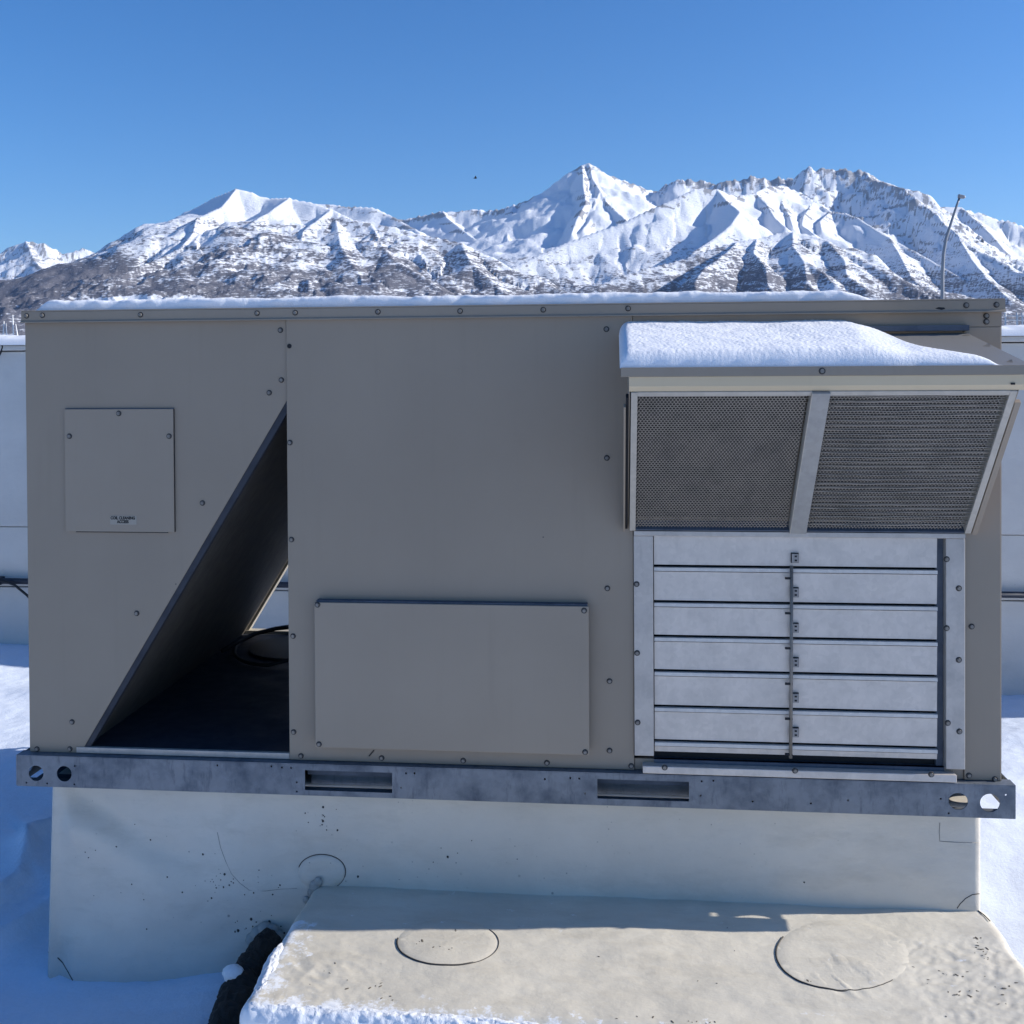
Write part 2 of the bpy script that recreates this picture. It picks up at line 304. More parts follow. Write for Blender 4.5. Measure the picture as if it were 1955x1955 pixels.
# (points, slope, falloff length, gully amplitude, gully wavelength)
RIDGES = [
 # far left snow peaks
 (Z1([(-300, 480, 13500), (0, 440, 13500), (60, 395, 13500), (145, 367, 13500), (250, 385, 13400), (350, 435, 13500), (410, 425, 13500), (470, 405, 13600), (560, 445, 13600), (700, 520, 13700)]), .55, 1800, 45, 330),
 (Z1([(145, 367, 13500), (190, 470, 12700), (260, 560, 11900)]), .5, 1500, 40, 260),
 # left mountain skyline
 (Z1([(-420, 640, 8700), (-200, 605, 8600), (0, 572, 8500), (180, 560, 8400), (380, 510, 8250), (580, 440, 8050), (740, 345, 7800), (940, 260, 7500), (1080, 185, 7300), (1200, 120, 7100), (1325, 67, 6900)]), .70, 2300, 22, 420),
 (Z1([(1325, 67, 6900), (1410, 90, 6880), (1500, 125, 6850), (1620, 122, 6700), (1760, 150, 6600), (1850, 185, 6500), (1932, 220, 6400)]), .43, 2300, 30, 420),
 (Z2([(0, 390, 6400), (200, 440, 6250), (340, 460, 6200), (510, 505, 6100), (700, 545, 6000), (870, 620, 5900), (980, 685, 5800), (1150, 760, 5650), (1390, 850, 5450), (1700, 930, 5300)]), .40, 2200, 45, 380),
 (Z1([(1325, 67, 6900), (1240, 170, 6500), (1100, 230, 6250), (1080, 310, 6000), (1010, 400, 5700), (820, 480, 5400), (640, 560, 5050)]), .64, 1700, 22, 300),
 (Z1([(1620, 122, 6700), (1500, 200, 6300), (1400, 260, 6050), (1290, 380, 5750), (1280, 470, 5450), (1150, 560, 5150), (1000, 640, 4900)]), .36, 1400, 34, 260),
 (Z1([(1850, 185, 6500), (1700, 300, 6000), (1660, 400, 5650), (1560, 480, 5350), (1400, 580, 5050), (1250, 660, 4850)]), .36, 1400, 34, 260),
 (Z2([(200, 440, 6250), (260, 560, 5800), (330, 640, 5500), (500, 740, 5200), (640, 840, 4950)]), .34, 1300, 34, 260),
 (Z2([(0, 400, 6400), (30, 560, 5700), (110, 680, 5300), (180, 800, 5000)]), .34, 1300, 34, 240),
 (Z2([(700, 545, 6000), (760, 660, 5600), (880, 760, 5350), (980, 850, 5150)]), .34, 1300, 33, 240),
 # middle snow ridges up to the pyramid peak and the right-hand rocky wall
 (Z2([(-200, 330, 9600), (0, 340, 9600), (60, 350, 9500), (140, 350, 9400), (220, 355, 9300), (300, 395, 9200), (440, 470, 8700), (560, 560, 8200)]), .52, 1600, 25, 420),
 (Z2([(300, 430, 10800), (440, 410, 10700), (510, 395, 10600), (600, 372, 10500), (700, 370, 10500), (760, 358, 10500), (850, 372, 10400), (930, 365, 10300), (1000, 340, 10200), (1075, 315, 10100), (1140, 275, 10050), (1230, 250, 10000), (1290, 215, 10000), (1350, 160, 10000), (1380, 110, 10000), (1415, 100, 10000), (1450, 120, 10000), (1520, 170, 10050), (1600, 200, 10100), (1700, 235, 10200), (1750, 258, 10300), (1810, 260, 10300), (1850, 225, 10200), (1932, 195, 10100)]), .62, 1900, 21, 420),
 (Z2([(600, 372, 10500), (620, 410, 10100), (700, 470, 9500), (820, 560, 8900), (940, 640, 8400)]), .6, 1400, 20, 300),
 (Z2([(1075, 315, 10100), (1100, 370, 9700), (1160, 450, 9200), (1210, 520, 8700), (1190, 580, 8300), (1100, 630, 8000)]), .55, 1500, 18, 300),
 (Z2([(1000, 340, 10200), (970, 430, 9500), (960, 520, 8900), (990, 600, 8400)]), .5, 1200, 18, 300),
 (Z2([(1415, 100, 10000), (1440, 200, 9700), (1480, 260, 9400), (1520, 330, 9100), (1600, 400, 8700), (1640, 440, 8400)]), .66, 1500, 30, 220),
 (Z2([(1380, 110, 10000), (1385, 230, 9500), (1400, 330, 9000), (1350, 420, 8600), (1320, 500, 8200)]), .66, 1300, 22, 240),
 (Z2([(1480, 260, 9400), (1440, 360, 8950), (1420, 430, 8600), (1380, 480, 8300)]), .6, 1100, 20, 220),
 # long spur in front of the pyramid, rising to the right
 (Z2([(700, 800, 6700), (990, 680, 7000), (1150, 610, 7200), (1300, 545, 7400), (1500, 470, 7600), (1620, 430, 7700), (1700, 390, 7800), (1800, 345, 7900), (1932, 285, 8050)])+Z3([(100, 245, 8200), (215, 250, 8250), (330, 290, 8300), (430, 270, 8500), (500, 240, 8900), (590, 230, 9200)]), .60, 1700, 28, 330),
 (Z3([(215, 250, 8250), (300, 320, 8180), (400, 390, 8050), (480, 440, 7950), (560, 485, 7850)]), .66, 1400, 22, 260),
 (Z3([(215, 250, 8250), (270, 315, 7950), (345, 375, 7550), (300, 440, 7250), (220, 510, 7000), (80, 600, 6700)]), .62, 1300, 25, 300),
 (Z3([(430, 270, 8500), (490, 330, 8200), (540, 410, 7800), (600, 460, 7500)]), .7, 1000, 20, 200),
 (Z3([(590, 230, 9200), (580, 330, 8600), (620, 400, 8100), (640, 460, 7700)]), .7, 1000, 20, 200),
 (Z3([(590, 230, 9300), (680, 270, 9200), (760, 320, 9000), (850, 375, 8700), (940, 385, 8500), (1000, 410, 8300), (1180, 520, 7700), (1400, 640, 7200), (1560, 730, 6800), (1750, 820, 6400), (2000, 930, 6000)]), .66, 1700, 32, 260),
 (Z3([(760, 320, 9000), (700, 400, 8300), (690, 450, 7900), (760, 500, 7500)]), .7, 900, 20, 200),
 (Z3([(850, 375, 8700), (790, 430, 8200), (800, 470, 7900)]), .7, 900, 20, 200),
 # skyline of the rocky wall
 (Z3([(0, 195, 10100), (80, 193, 10100), (160, 200, 10100), (210, 215, 10000), (270, 198, 10000), (330, 200, 10000), (380, 185, 10000), (430, 170, 10000), (500, 190, 10000), (560, 180, 10000), (600, 190, 10000), (670, 200, 9900), (700, 165, 9850), (735, 120, 9800), (765, 150, 9800), (785, 135, 9800), (810, 122, 9800), (880, 128, 9800), (960, 140, 9700), (1040, 145, 9700), (1090, 190, 9350), (1150, 215, 9150), (1200, 215, 9000), (1280, 265, 8700), (1350, 310, 8450), (1430, 380, 8200), (1500, 450, 7900), (1560, 510, 7650), (1700, 580, 7250), (1850, 680, 6850), (2000, 760, 6500)]), .72, 2000, 42, 230),
 (Z3([(1380, 350, 10800), (1500, 355, 10800), (1580, 355, 10800), (1680, 385, 10700), (1780, 420, 10700), (1850, 430, 10600), (1932, 460, 10500), (2200, 560, 10400)]), .62, 1800, 35, 300),
 (Z3([(1580, 355, 10800), (1690, 450, 10200), (1760, 520, 9700), (1830, 600, 9200), (1932, 690, 8700)]), .62, 1400, 32, 260),
 # knobbly brush-covered foreground spur on the right
 (Z3([(-700, 830, 5200), (-420, 760, 5300), (-200, 690, 5450), (0, 640, 5600), (150, 590, 5700), (330, 540, 5800), (440, 518, 5900), (560, 490, 6000), (640, 482, 6000), (740, 500, 5950), (830, 530, 5850), (1000, 620, 5650), (1200, 720, 5400), (1400, 830, 5200), (1600, 930, 5000)]), .52, 1800, 48, 220),
 (Z3([(440, 518, 5900), (420, 600, 5550), (490, 680, 5200), (500, 780, 4900), (590, 880, 4650)]), .46, 1100, 40, 190),
 (Z3([(330, 540, 5800), (270, 600, 5500), (150, 680, 5150), (90, 760, 4900), (110, 860, 4650)]), .46, 1100, 40, 190),
 (Z3([(640, 482, 6000), (640, 560, 5650), (700, 640, 5350), (720, 760, 5000), (800, 860, 4800)]), .42, 1100, 38, 150),
 (Z3([(700, 640, 5350), (800, 700, 5150), (880, 780, 4950)]), .42, 900, 36, 130),
 (Z3([(830, 530, 5850), (930, 640, 5450), (940, 720, 5200), (1060, 800, 4950)]), .46, 1100, 40, 190),
 (Z3([(1180, 520, 7700), (1250, 640, 6900), (1300, 740, 6400), (1420, 830, 6000)]), .6, 1000, 40, 200),
 (Z3([(1560, 510, 7650), (1640, 640, 7000), (1720, 740, 6500), (1850, 860, 6000)]), .6, 1000, 40, 200),
]
NT, ND = 1300, 400
T = np.linspace(-.63, .63, NT); D = np.exp(np.linspace(math.log(2700), math.log(15200), ND))
TT, DD = np.meshgrid(T, D); PX = TT*DD; PY = DD
wx = PX+130*perlin(PX/700, PY/700, 5)+75*perlin(PX/260, PY/300, 6)+28*perlin(PX/100, PY/120, 7); wy = PY+130*perlin(PX/700, PY/700, 8)+75*perlin(PX/260, PY/300, 9)+28*perlin(PX/100, PY/120, 10)
H = np.full(PX.shape, -1e9); SS = np.zeros(PX.shape); DS = np.zeros(PX.shape); AMP = np.zeros(PX.shape); LAM = np.ones(PX.shape)*300
off = 0.
for pts, slope, L, amp, lam in RIDGES:
    P = [far(*p) for p in pts]; s0 = off
    for a, b in zip(P[:-1], P[1:]):
        ax, ay, az_ = a; bx, by, bz = b; ex, ey = bx-ax, by-ay; l2 = ex*ex+ey*ey; ln = math.sqrt(l2)
        x0, x1 = min(ax, bx)-5200, max(ax, bx)+5200
        m = (PX > x0) & (PX < x1)
        qx, qy = PX[m], PY[m]
        t = np.clip(((qx-ax)*ex+(qy-ay)*ey)/l2, 0, 1)
        d0 = np.hypot(qx-(ax+t*ex), qy-(ay+t*ey))
        wq, wr = wx[m], wy[m]
        t2 = np.clip(((wq-ax)*ex+(wr-ay)*ey)/l2, 0, 1); d1 = np.hypot(wq-(ax+t2*ex), wr-(ay+t2*ey))
        k = sstep(10, 330, d0); d = d0*(1-k)+d1*k; tt = t*(1-k)+t2*k
        h = az_+(bz-az_)*tt - (slope*L*(1-np.exp(-d/L))+.17*d)
        cur = H[m]; better = h > cur
        cur[better] = h[better]; H[m] = cur
        for arr, val in ((SS, s0+tt*ln), (DS, d0), (AMP, np.full(h.shape, amp)), (LAM, np.full(h.shape, lam))):
            c_ = arr[m]; c_[better] = val[better]; arr[m] = c_
        s0 += ln
    off = s0+5000
base = 20+.055*(DD-2700)
gul = 1-np.abs(perlin(SS/LAM, DS/1500, 2))*2
gul2 = 1-np.abs(perlin(SS/(LAM*.42), DS/700, 4))*2
fade = 1-np.exp(-DS/260)
H = H+AMP*fade*(gul-.75)+AMP*.38*fade*(gul2-.6)
H += 17*(.25+fade)*(ridged(PX/330, PY/420, 4, 11)-.5)+(26*sstep(29, 34, AMP)+4)*fade*(ridged(PX/150+perlin(PX/400, PY/400, 15), PY/260, 4, 13)-.5)
H += np.where(AMP > 31, 5, 1.5)*perlin(PX/85, PY/150, 21)
cr_ = np.exp(-(DS/140)**2)
H += cr_*np.where(AMP == 42, 46, np.where(AMP == 21, 20, 4))*(ridged(PX/115, PY/500, 4, 23)-.55)
k = 60.; H = np.logaddexp(H/k, base/k)*k - 20
H = np.maximum(H, -6)
# how much brush and forest grows where
alt = H
skyn = fbm(PX/900, PY/900, 3, 31)
streak = fbm(PX/95, alt/13+PX/300, 4, 41); streak2 = fbm(PX/260+3, alt/40, 3, 47)
left = sstep(700, -300, PX-.12*PY*0+0)
lim = np.where(PX < 500, 720, 640)
cov = sstep(1180, 180, alt+90*skyn)
veg = np.clip(cov*.66+.55*streak+.42*streak2+.34*fbm(PX/500, alt/160, 3, 49)+.10*sstep(400, -400, PX)+.05, 0, .74)*sstep(.0, .12, cov)
forest = np.maximum(sstep(820, 600, alt+90*skyn+60*streak2+.0*PX)*sstep(-1250, -2300, PX+150*streak2), .75*sstep(330, 200, alt+60*skyn)*sstep(600, -300, PX))
veg = np.maximum(veg, forest*(.84+.25*streak))
# the two cleared snow fields under the left mountain
for (a, b, c, e, D0) in ((165, 300, 561, 580, 3900), (298, 392, 563, 580, 3700)):
    pa = far(a, 565, D0); pb = far(b, 565, D0)
    pxx = 977.5+FPX*TT; py_ = 727-(H-CAM[2])/DD*FPX
    wob = 5*perlin(pxx/22, py_/5, 61)
    f_ = sstep(a-3, a+6, pxx+wob*2)*sstep(b+3, b-6, pxx+wob)*sstep(c-1, c+3, py_+(b-pxx)*-.06+3+wob*.4)*(DD < 6000)
    veg = veg*(1-f_)
rockm = np.clip(sstep(28, 44, AMP)*sstep(620, 1000, alt)*sstep(.05, .35, fbm(PX/60, alt/40, 3, 51)+.12), 0, 1)
rockm = np.maximum(rockm, sstep(160, 30, DS)*sstep(1150, 1300, alt)*sstep(-.05, .2, fbm(PX/140+PY/300, alt/60, 4, 52)))
rockm = np.maximum(rockm, np.where((AMP == 42) | (AMP == 21), sstep(230, 30, DS)*sstep(-.25, .15, fbm(PX/110+PY/400, alt/45, 4, 54)), 0)*.95*sstep(1250, 1450, alt))
WXg = CAM[0]+FH[0]*DD+RH[0]*PX; WYg = CAM[1]+FH[1]*DD+RH[1]*PX
me = grid_mesh('mountain_range', WXg, WYg, H)
for nm, a in (('veg', veg), ('rock', rockm)):
    at = me.attributes.new(nm, 'FLOAT', 'POINT'); at.data.foreach_set('value', a.ravel().astype(np.float32))
M_MTN, nt, b = new_mat('mountain_snow', (.85, .87, .9), .8, 0, .1)
v = tc(nt, (.001, .001, .001))
def attr(nt, n):
    a = nt.nodes.new('ShaderNodeAttribute'); a.attribute_name = n; return a.outputs['Fac']
n1 = noise(nt, tc(nt, (.035, .02, .11)), 1, 6, .7); n2 = noise(nt, tc(nt, (.004, .004, .01)), 1, 4)
vg = ramp(nt, mathn(nt, 'ADD', attr(nt, 'veg'), mathn(nt, 'MULTIPLY', mathn(nt, 'SUBTRACT', n1, .5), 2.2)), [(.36, 0.), (.62, 1.)])
col = mix(nt, n2, (.80, .83, .88), (.87, .88, .90))
rk = ramp(nt, mathn(nt, 'ADD', attr(nt, 'rock'), mathn(nt, 'MULTIPLY', mathn(nt, 'SUBTRACT', n1, .5), 1.6)), [(.55, 0.), (.75, 1.)])
col = mix(nt, mathn(nt, 'MULTIPLY', rk, .72), col, (.13, .125, .14))
col = mix(nt, mathn(nt, 'MULTIPLY', vg, .88), col, mix(nt, n2, (.042, .042, .068), (.07, .062, .078)))
nt.links.new(col, b.inputs['Base Color'])
bump(nt, b, n1, .6, 18)
o = place('mountain_range', me, M_MTN, None, smooth=True); tag(o, kind='structure', label='snow covered mountain range with brushy lower slopes')

# valley floor out to the horizon and the roof we stand on
g = MB(); g.add([(-24000, -24000, -6.5), (24000, -24000, -6.5), (24000, 24000, -6.5), (-24000, 24000, -6.5)], [(0, 1, 2, 3)])
mg, nt, b = new_mat('valley_floor', (.6, .6, .62), .9, 0, .1)
col = mix(nt, ramp(nt, noise(nt, tc(nt, (.004, .004, .004)), 1, 6, .7), [(.42, 0.), (.55, 1.)]), (.80, .82, .86), (.12, .10, .10)); nt.links.new(col, b.inputs['Base Color'])
tag(g.build('ground', mg, None, fix=False), kind='structure')
tag(MB().box(-16, 16, -9, 2.72, -6.49, -.22).build('roof_deck', M_DECK), kind='structure')

# ================================================================== SNOW COVERED ROOF
def axis(a, b, c, d, fine, n1, n2): return np.concatenate([np.linspace(a, b, n1)[:-1], np.arange(b, c, fine), np.linspace(c, d, n2)])
gx = axis(-15.9, -1.6, 3.6, 15.9, .013, 60, 60); gy = axis(-8.9, -1.0, 2.36, 2.38, .013, 40, 2)
GX, GY = np.meshgrid(gx, gy)
GZ = .07+.045*fbm(GX/1.4, GY/1.1, 3, 71)+.008*perlin(GX/.22, GY/.16, 72)+.0022*perlin(GX/.035, GY/.035, 73)
GZ += .05*sstep(.2, 1.1, GY)*sstep(.6, -.2, GX)
# scoured dip round the curb
GZ -= .11*sstep(.75, .0, np.hypot(np.maximum(np.maximum(.04-GX, GX-2.22), 0), np.maximum(.0-GY, 0)))*sstep(1.1, .2, GY)
def seg_dist(P):
    best = np.full(GX.shape, 1e9); side = np.zeros(GX.shape)
    for a, b_ in zip(P[:-1], P[1:]):
        ex, ey = b_[0]-a[0], b_[1]-a[1]; t = np.clip(((GX-a[0])*ex+(GY-a[1])*ey)/(ex*ex+ey*ey), 0, 1)
        d = np.hypot(GX-a[0]-t*ex, GY-a[1]-t*ey); sd_ = (GX-a[0])*ey-(GY-a[1])*ex
        mm = d < best; best[mm] = d[mm]; side[mm] = np.sign(sd_)[mm]
    return best, side
for path, hh in (([(-30, 1712), (0, 1695), (40, 1668), (58, 1615), (100, 1596), (140, 1590)], .055), ([(-30, 1765), (0, 1748), (50, 1718), (100, 1688), (130, 1670)], .045), ([(50, 1625), (75, 1660)], .03)):
    P = [atZ(a, b_, .03)[:2] for a, b_ in path]; d, sd_ = seg_dist(P)
    GZ += hh*np.where(sd_ > 0, np.exp(-(d/.022)**1.0), np.exp(-(d/.13)**1.1))
# snow drifted against the front of the curb, left of the membrane box
GZ += .035*np.exp(-(((GX-.5)/.16)**2))*sstep(-.6, -.05, GY)*sstep(.5, .1, GY)
# hollow melted round the drain pipe
pc = atZ(447, 1890, .06)
GZ -= .16*np.exp(-(((GX-pc[0]-.02)/.055)**4+((GY-pc[1]+.03)/.16)**4))
# drift against the far wall
GZ += .03*sstep(1.7, 2.35, GY)*sstep(1.0, -.5, GX)-.05*sstep(1.6, 2.3, GY)*sstep(2.2, 3., GX)
o = place('snow_ground', grid_mesh('snow_ground', GX, GY, GZ), M_SNOWG, None, smooth=True); tag(o, kind='structure')

# ================================================================== FAR WALL
WY = 2.38
wall = empty('parapet_wall', (.8, WY, 0)); tag(wall, 'long pale white sheet wall running behind the rooftop unit', 'wall')
def zwall(px, py): return xz(px, py, WY)[1]
za = [-.15, zwall(0, 1100), zwall(0, 962), zwall(0, 1102)*0+1.585]
for z0, z1, yo in ((-.2, .427, 0), (.43, .715, .006), (.718, 1.555, 0)):
    MB().box(-15.9, 15.9, WY+yo, WY+.2, z0, z1).build('panel', M_WALL, wall, bevel=.003)
MB().box(-15.9, 15.9, WY-.022, WY+.22, 1.56, 1.585).build('cap', M_WALL, wall, bevel=.004)
# slim dark joint strip seen in the upper panel on the left
sn = grid_mesh('snow_strip', *(lambda A: A)((lambda X, Y: (X, Y, 1.585+(.052+.010*fbm(X/.3, Y/.3, 3, 81)+.004*perlin(X/.05, Y/.05, 82))*np.clip(1-np.abs((Y-WY-.09)/.128)**3, 0, 1)**.5))(*np.meshgrid(np.concatenate([np.linspace(-15, -2, 100)[:-1], np.linspace(-2, 4, 420), np.linspace(4, 15, 100)[1:]]), np.linspace(WY-.038, WY+.218, 26)))))
tag(place('snow_strip', sn, M_SNOW, None, smooth=True), 'long ridge of snow lying along the top of the far white wall', 'snow')
# conduit along the wall and the cable hanging from it
cz = .462
m_ = MB().tube([(-6, WY-.03, cz), (6, WY-.03, cz)], .014, 12)
t_ = empty('conduit', (-6, WY-.03, cz)); tag(t_, 'electrical conduit fixed along the far white wall, painted dark for its shadow line', 'conduit')
m_.build('pipe', M_CONDUIT, t_, smooth=True)
for x in (-3.2, -1.53, .3, 1.9, 3.6): MB().box(x-.02, x+.02, WY-.05, WY+.0, cz-.018, cz+.018).build('clamp', M_CONDUIT, t_, bevel=.003)
cb = [atY(px, py, WY-.06) for px, py in ((-40, 1108), (-5, 1094), (12, 1098), (28, 1104), (40, 1114), (52, 1124), (75, 1150), (100, 1160))]
tag(MB().tube(cb, .006, 8).build('cable', M_BLACK, None, smooth=True), 'thin black cable drooping from the conduit beside the unit', 'cable')
hk = [atY(px, py, WY-.02) for px, py in ((3, 648), (5, 655), (2, 664), (-3, 674))]
tag(MB().tube(hk, .004, 6).build('wire_hook', M_BLACK, None, smooth=True), 'small dark wire hook under the cap of the far wall at left', 'hook')

# ================================================================== ROOF CURB AND MEMBRANE BOX
def round_box(name, x0, x1, y0, y1, z0, z1, r, n, disp, mat, label=None, cat=None, parent=None):
    """a box wrapped in membrane: rounded edges, surface pushed in and out by disp(p, normal)"""
    nx, ny, nz = n; V = []; F = []
    lo = np.array([x0, y0, z0]); hi = np.array([x1, y1, z1])
    def face(ax, side, na, nb):
        a, b_ = [i for i in range(3) if i != ax]
        A, B = np.meshgrid(np.linspace(0, 1, na+1), np.linspace(0, 1, nb+1))
        P = np.zeros(A.shape+(3,)); P[..., a] = lo[a]+(hi[a]-lo[a])*A; P[..., b_] = lo[b_]+(hi[b_]-lo[b_])*B; P[..., ax] = (lo, hi)[side][ax]
        n0 = sum(len(q) for q in V); V.append(P.reshape(-1, 3)); i = np.arange((na+1)*(nb+1)).reshape(nb+1, na+1)+n0
        q = np.stack([i[:-1, :-1], i[:-1, 1:], i[1:, 1:], i[1:, :-1]], -1).reshape(-1, 4); F.append(q)
    face(1, 0, nx, nz); face(0, 0, ny, nz); face(0, 1, ny, nz); face(2, 1, nx, ny)
    P = np.concatenate(V); q = np.clip(P, lo+r, hi-r); q[:, 2] = np.where(P[:, 2] < z0+r, P[:, 2], q[:, 2]); d = P-q; l = np.linalg.norm(d, axis=1, keepdims=True)+1e-9
    N = d/l; P = q+N*r
    P = P+N*disp(P, N)[:, None]
    me = bpy.data.meshes.new(name); me.from_pydata(P.tolist(), [], np.concatenate(F).tolist()); me.update()
    import bmesh
    bm = bmesh.new(); bm.from_mesh(me); bmesh.ops.remove_doubles(bm, verts=bm.verts[:], dist=.0003); bmesh.ops.recalc_face_normals(bm, faces=bm.faces[:]); bm.to_mesh(me); bm.free()
    return place(name, me, mat, parent, smooth=True)
CURB_Y = .045
def curb_disp(P, N):
    x, z = P[:, 0], P[:, 2]; front = N[:, 1] < -.5; flare = np.where(N[:, 0] < -.3, .016*(1-z/.45), 0)
    w = .008*fbm(x/.5, z/.22, 3, 91)+.0015*perlin(x/.06, z/.05, 93)
    w *= np.where(x < .9, 1.7, .6)
    # diagonal slack fold hanging from the upper left corner
    a = np.array(xz(118, 1505, CURB_Y)); b_ = np.array(xz(330, 1640, CURB_Y)); e = b_-a; t = ((x-a[0])*e[0]+(z-a[1])*e[1])/(e@e)
    d = ((x-a[0])*e[1]-(z-a[1])*e[0])/math.sqrt(e@e)
    w += np.where((t > -.1), np.exp(-((d+.02)/.035)**2)*-.020*np.clip(1.25-t, 0, 1)+np.exp(-((d-.045)/.04)**2)*.016*np.clip(1.2-t, 0, 1), 0)*sstep(.02, .09, x)
    w += .012*np.exp(-((z-.0)/.08)**2)*sstep(.6, .2, x)
    w += -.010*sstep(.16, .3, z)*sstep(.42, .36, z)*np.exp(-((x-.33)/.12)**2)
    w -= .012*np.exp(-((z-.2)/.05)**2)*sstep(.7, .9, x)*0
    return np.where(front, w*sstep(.0, .05, x-.04)*sstep(2.22, 2.17, x)+flare, flare)
curb = empty('roof_curb', (1.13, .6, 0)); tag(curb, 'white membrane wrapped curb carrying the tan rooftop unit', 'roof curb')
round_box('skirt', .026, 2.215, CURB_Y, 1.145, -.22, .447, .016, (260, 90, 90), curb_disp, M_CURB, parent=curb)
def patch_on_curb(px, py, rx, rz, a0=0, a1=360, yy=None, name='patch'):
    cx, cz_ = xz(px, py, CURB_Y); Y = (yy or CURB_Y)-.009
    pts = [(cx+rx*math.cos(math.radians(t)), cz_+rz*math.sin(math.radians(t))) for t in np.linspace(a0, a1, 40)]
    return pts, Y
def ring_on_curb(px, py, rx, rz, a0, a1, rr=.0012):
    pts, Y = patch_on_curb(px, py, rx, rz, a0, a1)
    P = []
    for x, z in pts:
        w = curb_disp(np.array([[x, CURB_Y, z]]), np.array([[0, -1., 0]]))[0]
        P.append((x, CURB_Y-w-.0006, z))
    return P
for args, lab in (((605, 1648, .052, .036, 0, 360), None), ((605, 1648, .052, .036, -20, 130), 1), ((88, 1848, .068, .058, 4, 84), 1), ((1850, 1722, .050, .052, 98, 172), None)):
    pass
def curb_line(name, pix, rr, mat, loop=False):
    P = []
    for px, py in pix:
        x, z = xz(px, py, CURB_Y); w = curb_disp(np.array([[x, CURB_Y, z]]), np.array([[0, -1., 0]]))[0]; P.append((x, CURB_Y-w-rr*.3, z))
    if loop: P.append(P[0])
    return MB().tube(P, rr, 6).build(name, mat, curb, smooth=True)
def ell(cx, cy, a, b_, t0, t1, n=26, rot=0):
    return [(cx+a*math.cos(t)*math.cos(rot)-b_*math.sin(t)*math.sin(rot), cy+a*math.cos(t)*math.sin(rot)+b_*math.sin(t)*math.cos(rot)) for t in np.radians(np.linspace(t0, t1, n))]
def curb_patch(name, cx, cy, a, b_, mat):
    pix = ell(cx, cy, a, b_, 0, 360, 40)[:-1]; c = xz(cx, cy, CURB_Y)
    vs = []; fs = []
    rings = [1, .97, .6, .3, 0.001]
    for k, s in enumerate(rings):
        for px, py in pix:
            x, z = xz(cx+(px-cx)*s, cy+(py-cy)*s, CURB_Y); w = curb_disp(np.array([[x, CURB_Y, z]]), np.array([[0, -1., 0]]))[0]
            vs.append((x, CURB_Y-w-(.0 if k == 0 else .0022), z))
    n = len(pix)
    for k in range(len(rings)-1):
        for i in range(n): fs.append((k*n+i, k*n+(i+1) % n, (k+1)*n+(i+1) % n, (k+1)*n+i))
    return MB().add(vs, fs).build(name, mat, curb, smooth=True)
curb_patch('patch', 606, 1647, 44, 33, M_CURB)
curb_line('caulk_line', ell(606, 1647, 45, 34, -165, 15, 30), .0011, M_CAULK)
curb_line('caulk_line', ell(606, 1647, 45, 34, 15, 110, 20), .0007, M_CAULK)
curb_line('caulk_line', [(91, 1796), (105, 1803), (120, 1815), (134, 1829), (142, 1842), (145, 1850)], .0012, M_CAULK)
curb_line('caulk_line', [(1806, 1714), (1812, 1705), (1822, 1695), (1834, 1688), (1848, 1686)], .0009, M_CAULK)
curb_line('seam', [(408, 1572), (414, 1600), (424, 1625), (436, 1650), (452, 1668), (470, 1680), (500, 1682), (530, 1678), (560, 1677)], .0005, M_SEAM)
curb_line('seam', [(648, 1683), (700, 1690), (800, 1688)], .0006, M_SEAM)
curb_line('seam', [(1773, 1552), (1772, 1570), (1773, 1587), (1800, 1589), (1846, 1590)], .0008, M_SEAM)
# specks of tar you can pick out
rs = np.random.RandomState(4)
for (cx, cy, sx, sy, n) in ((610, 1560, 35, 30, 14), (420, 1665, 120, 28, 26), (500, 1745, 70, 35, 26), (600, 1660, 34, 22, 16), (240, 1640, 90, 70, 10)):
    pass
def specks():
    mb = MB()
    for (cx, cy, sx, sy, n) in ((608, 1545, 22, 32, 16), (420, 1668, 110, 22, 34), (505, 1755, 60, 26, 40), (600, 1662, 32, 20, 26), (250, 1640, 110, 80, 16), (900, 1630, 300, 50, 8), (1515, 1665, 5, 3, 1), (890, 1584, 2, 2, 1)):
        for _ in range(n):
            px, py = cx+rs.randn()*sx*.6, cy+rs.randn()*sy*.6
            x, z = xz(px, py, CURB_Y); w = curb_disp(np.array([[x, CURB_Y, z]]), np.array([[0, -1., 0]]))[0]
            r = abs(rs.randn())*.0008+.0006; Y = CURB_Y-w
            if z < .215 and px > 560: continue
            ps = [(x+r*math.cos(t)*(1+rs.rand()*.5), Y-.0006, z+r*math.sin(t)*(1+rs.rand()*.8)) for t in np.linspace(0, 2*math.pi, 7)[:-1]]
            mb.add(ps+[(x, Y-.0016, z)], [(i, (i+1) % 6, 6) for i in range(6)])
    o = mb.build('tar_speck', M_CAULK, curb); o['kind'] = 'stuff'
specks()

# membrane covered box in front of the curb
BX0, BX1, BY0, BZ = .675, 2.235, -.452, .205
def box_disp(P, N):
    x, y, z = P[:, 0], P[:, 1], P[:, 2]
    w = .006*fbm(x/.35, y/.2, 3, 101)+.0018*fbm(x/.08, y/.05, 3, 103)
    top = N[:, 2] > .6
    # crumpled corner on the left, wrinkles on the right
    cr = np.exp(-(((x-.80)/.13)**2+((y+.34)/.12)**2)); w += top*cr*.003*ridged(x/.05+y/.07, y/.05, 3, 105)
    cr2 = sstep(1.85, 2.1, x)*sstep(.0, -.15, y); w += top*cr2*.0026*(ridged((x+y)/.06, (x-y)/.035, 3, 107)-.4)
    w += top*.006*np.exp(-(((x-1.86-(y+.25)*.6)/.10)**2))*np.exp(-(((y+.22)/.10)**2))*ridged((x+.4*y)/.07, y/.25, 2, 109)
    w += np.where(N[:, 1] < -.6, .004*fbm(x/.12, z/.05, 3, 110), 0)
    return w
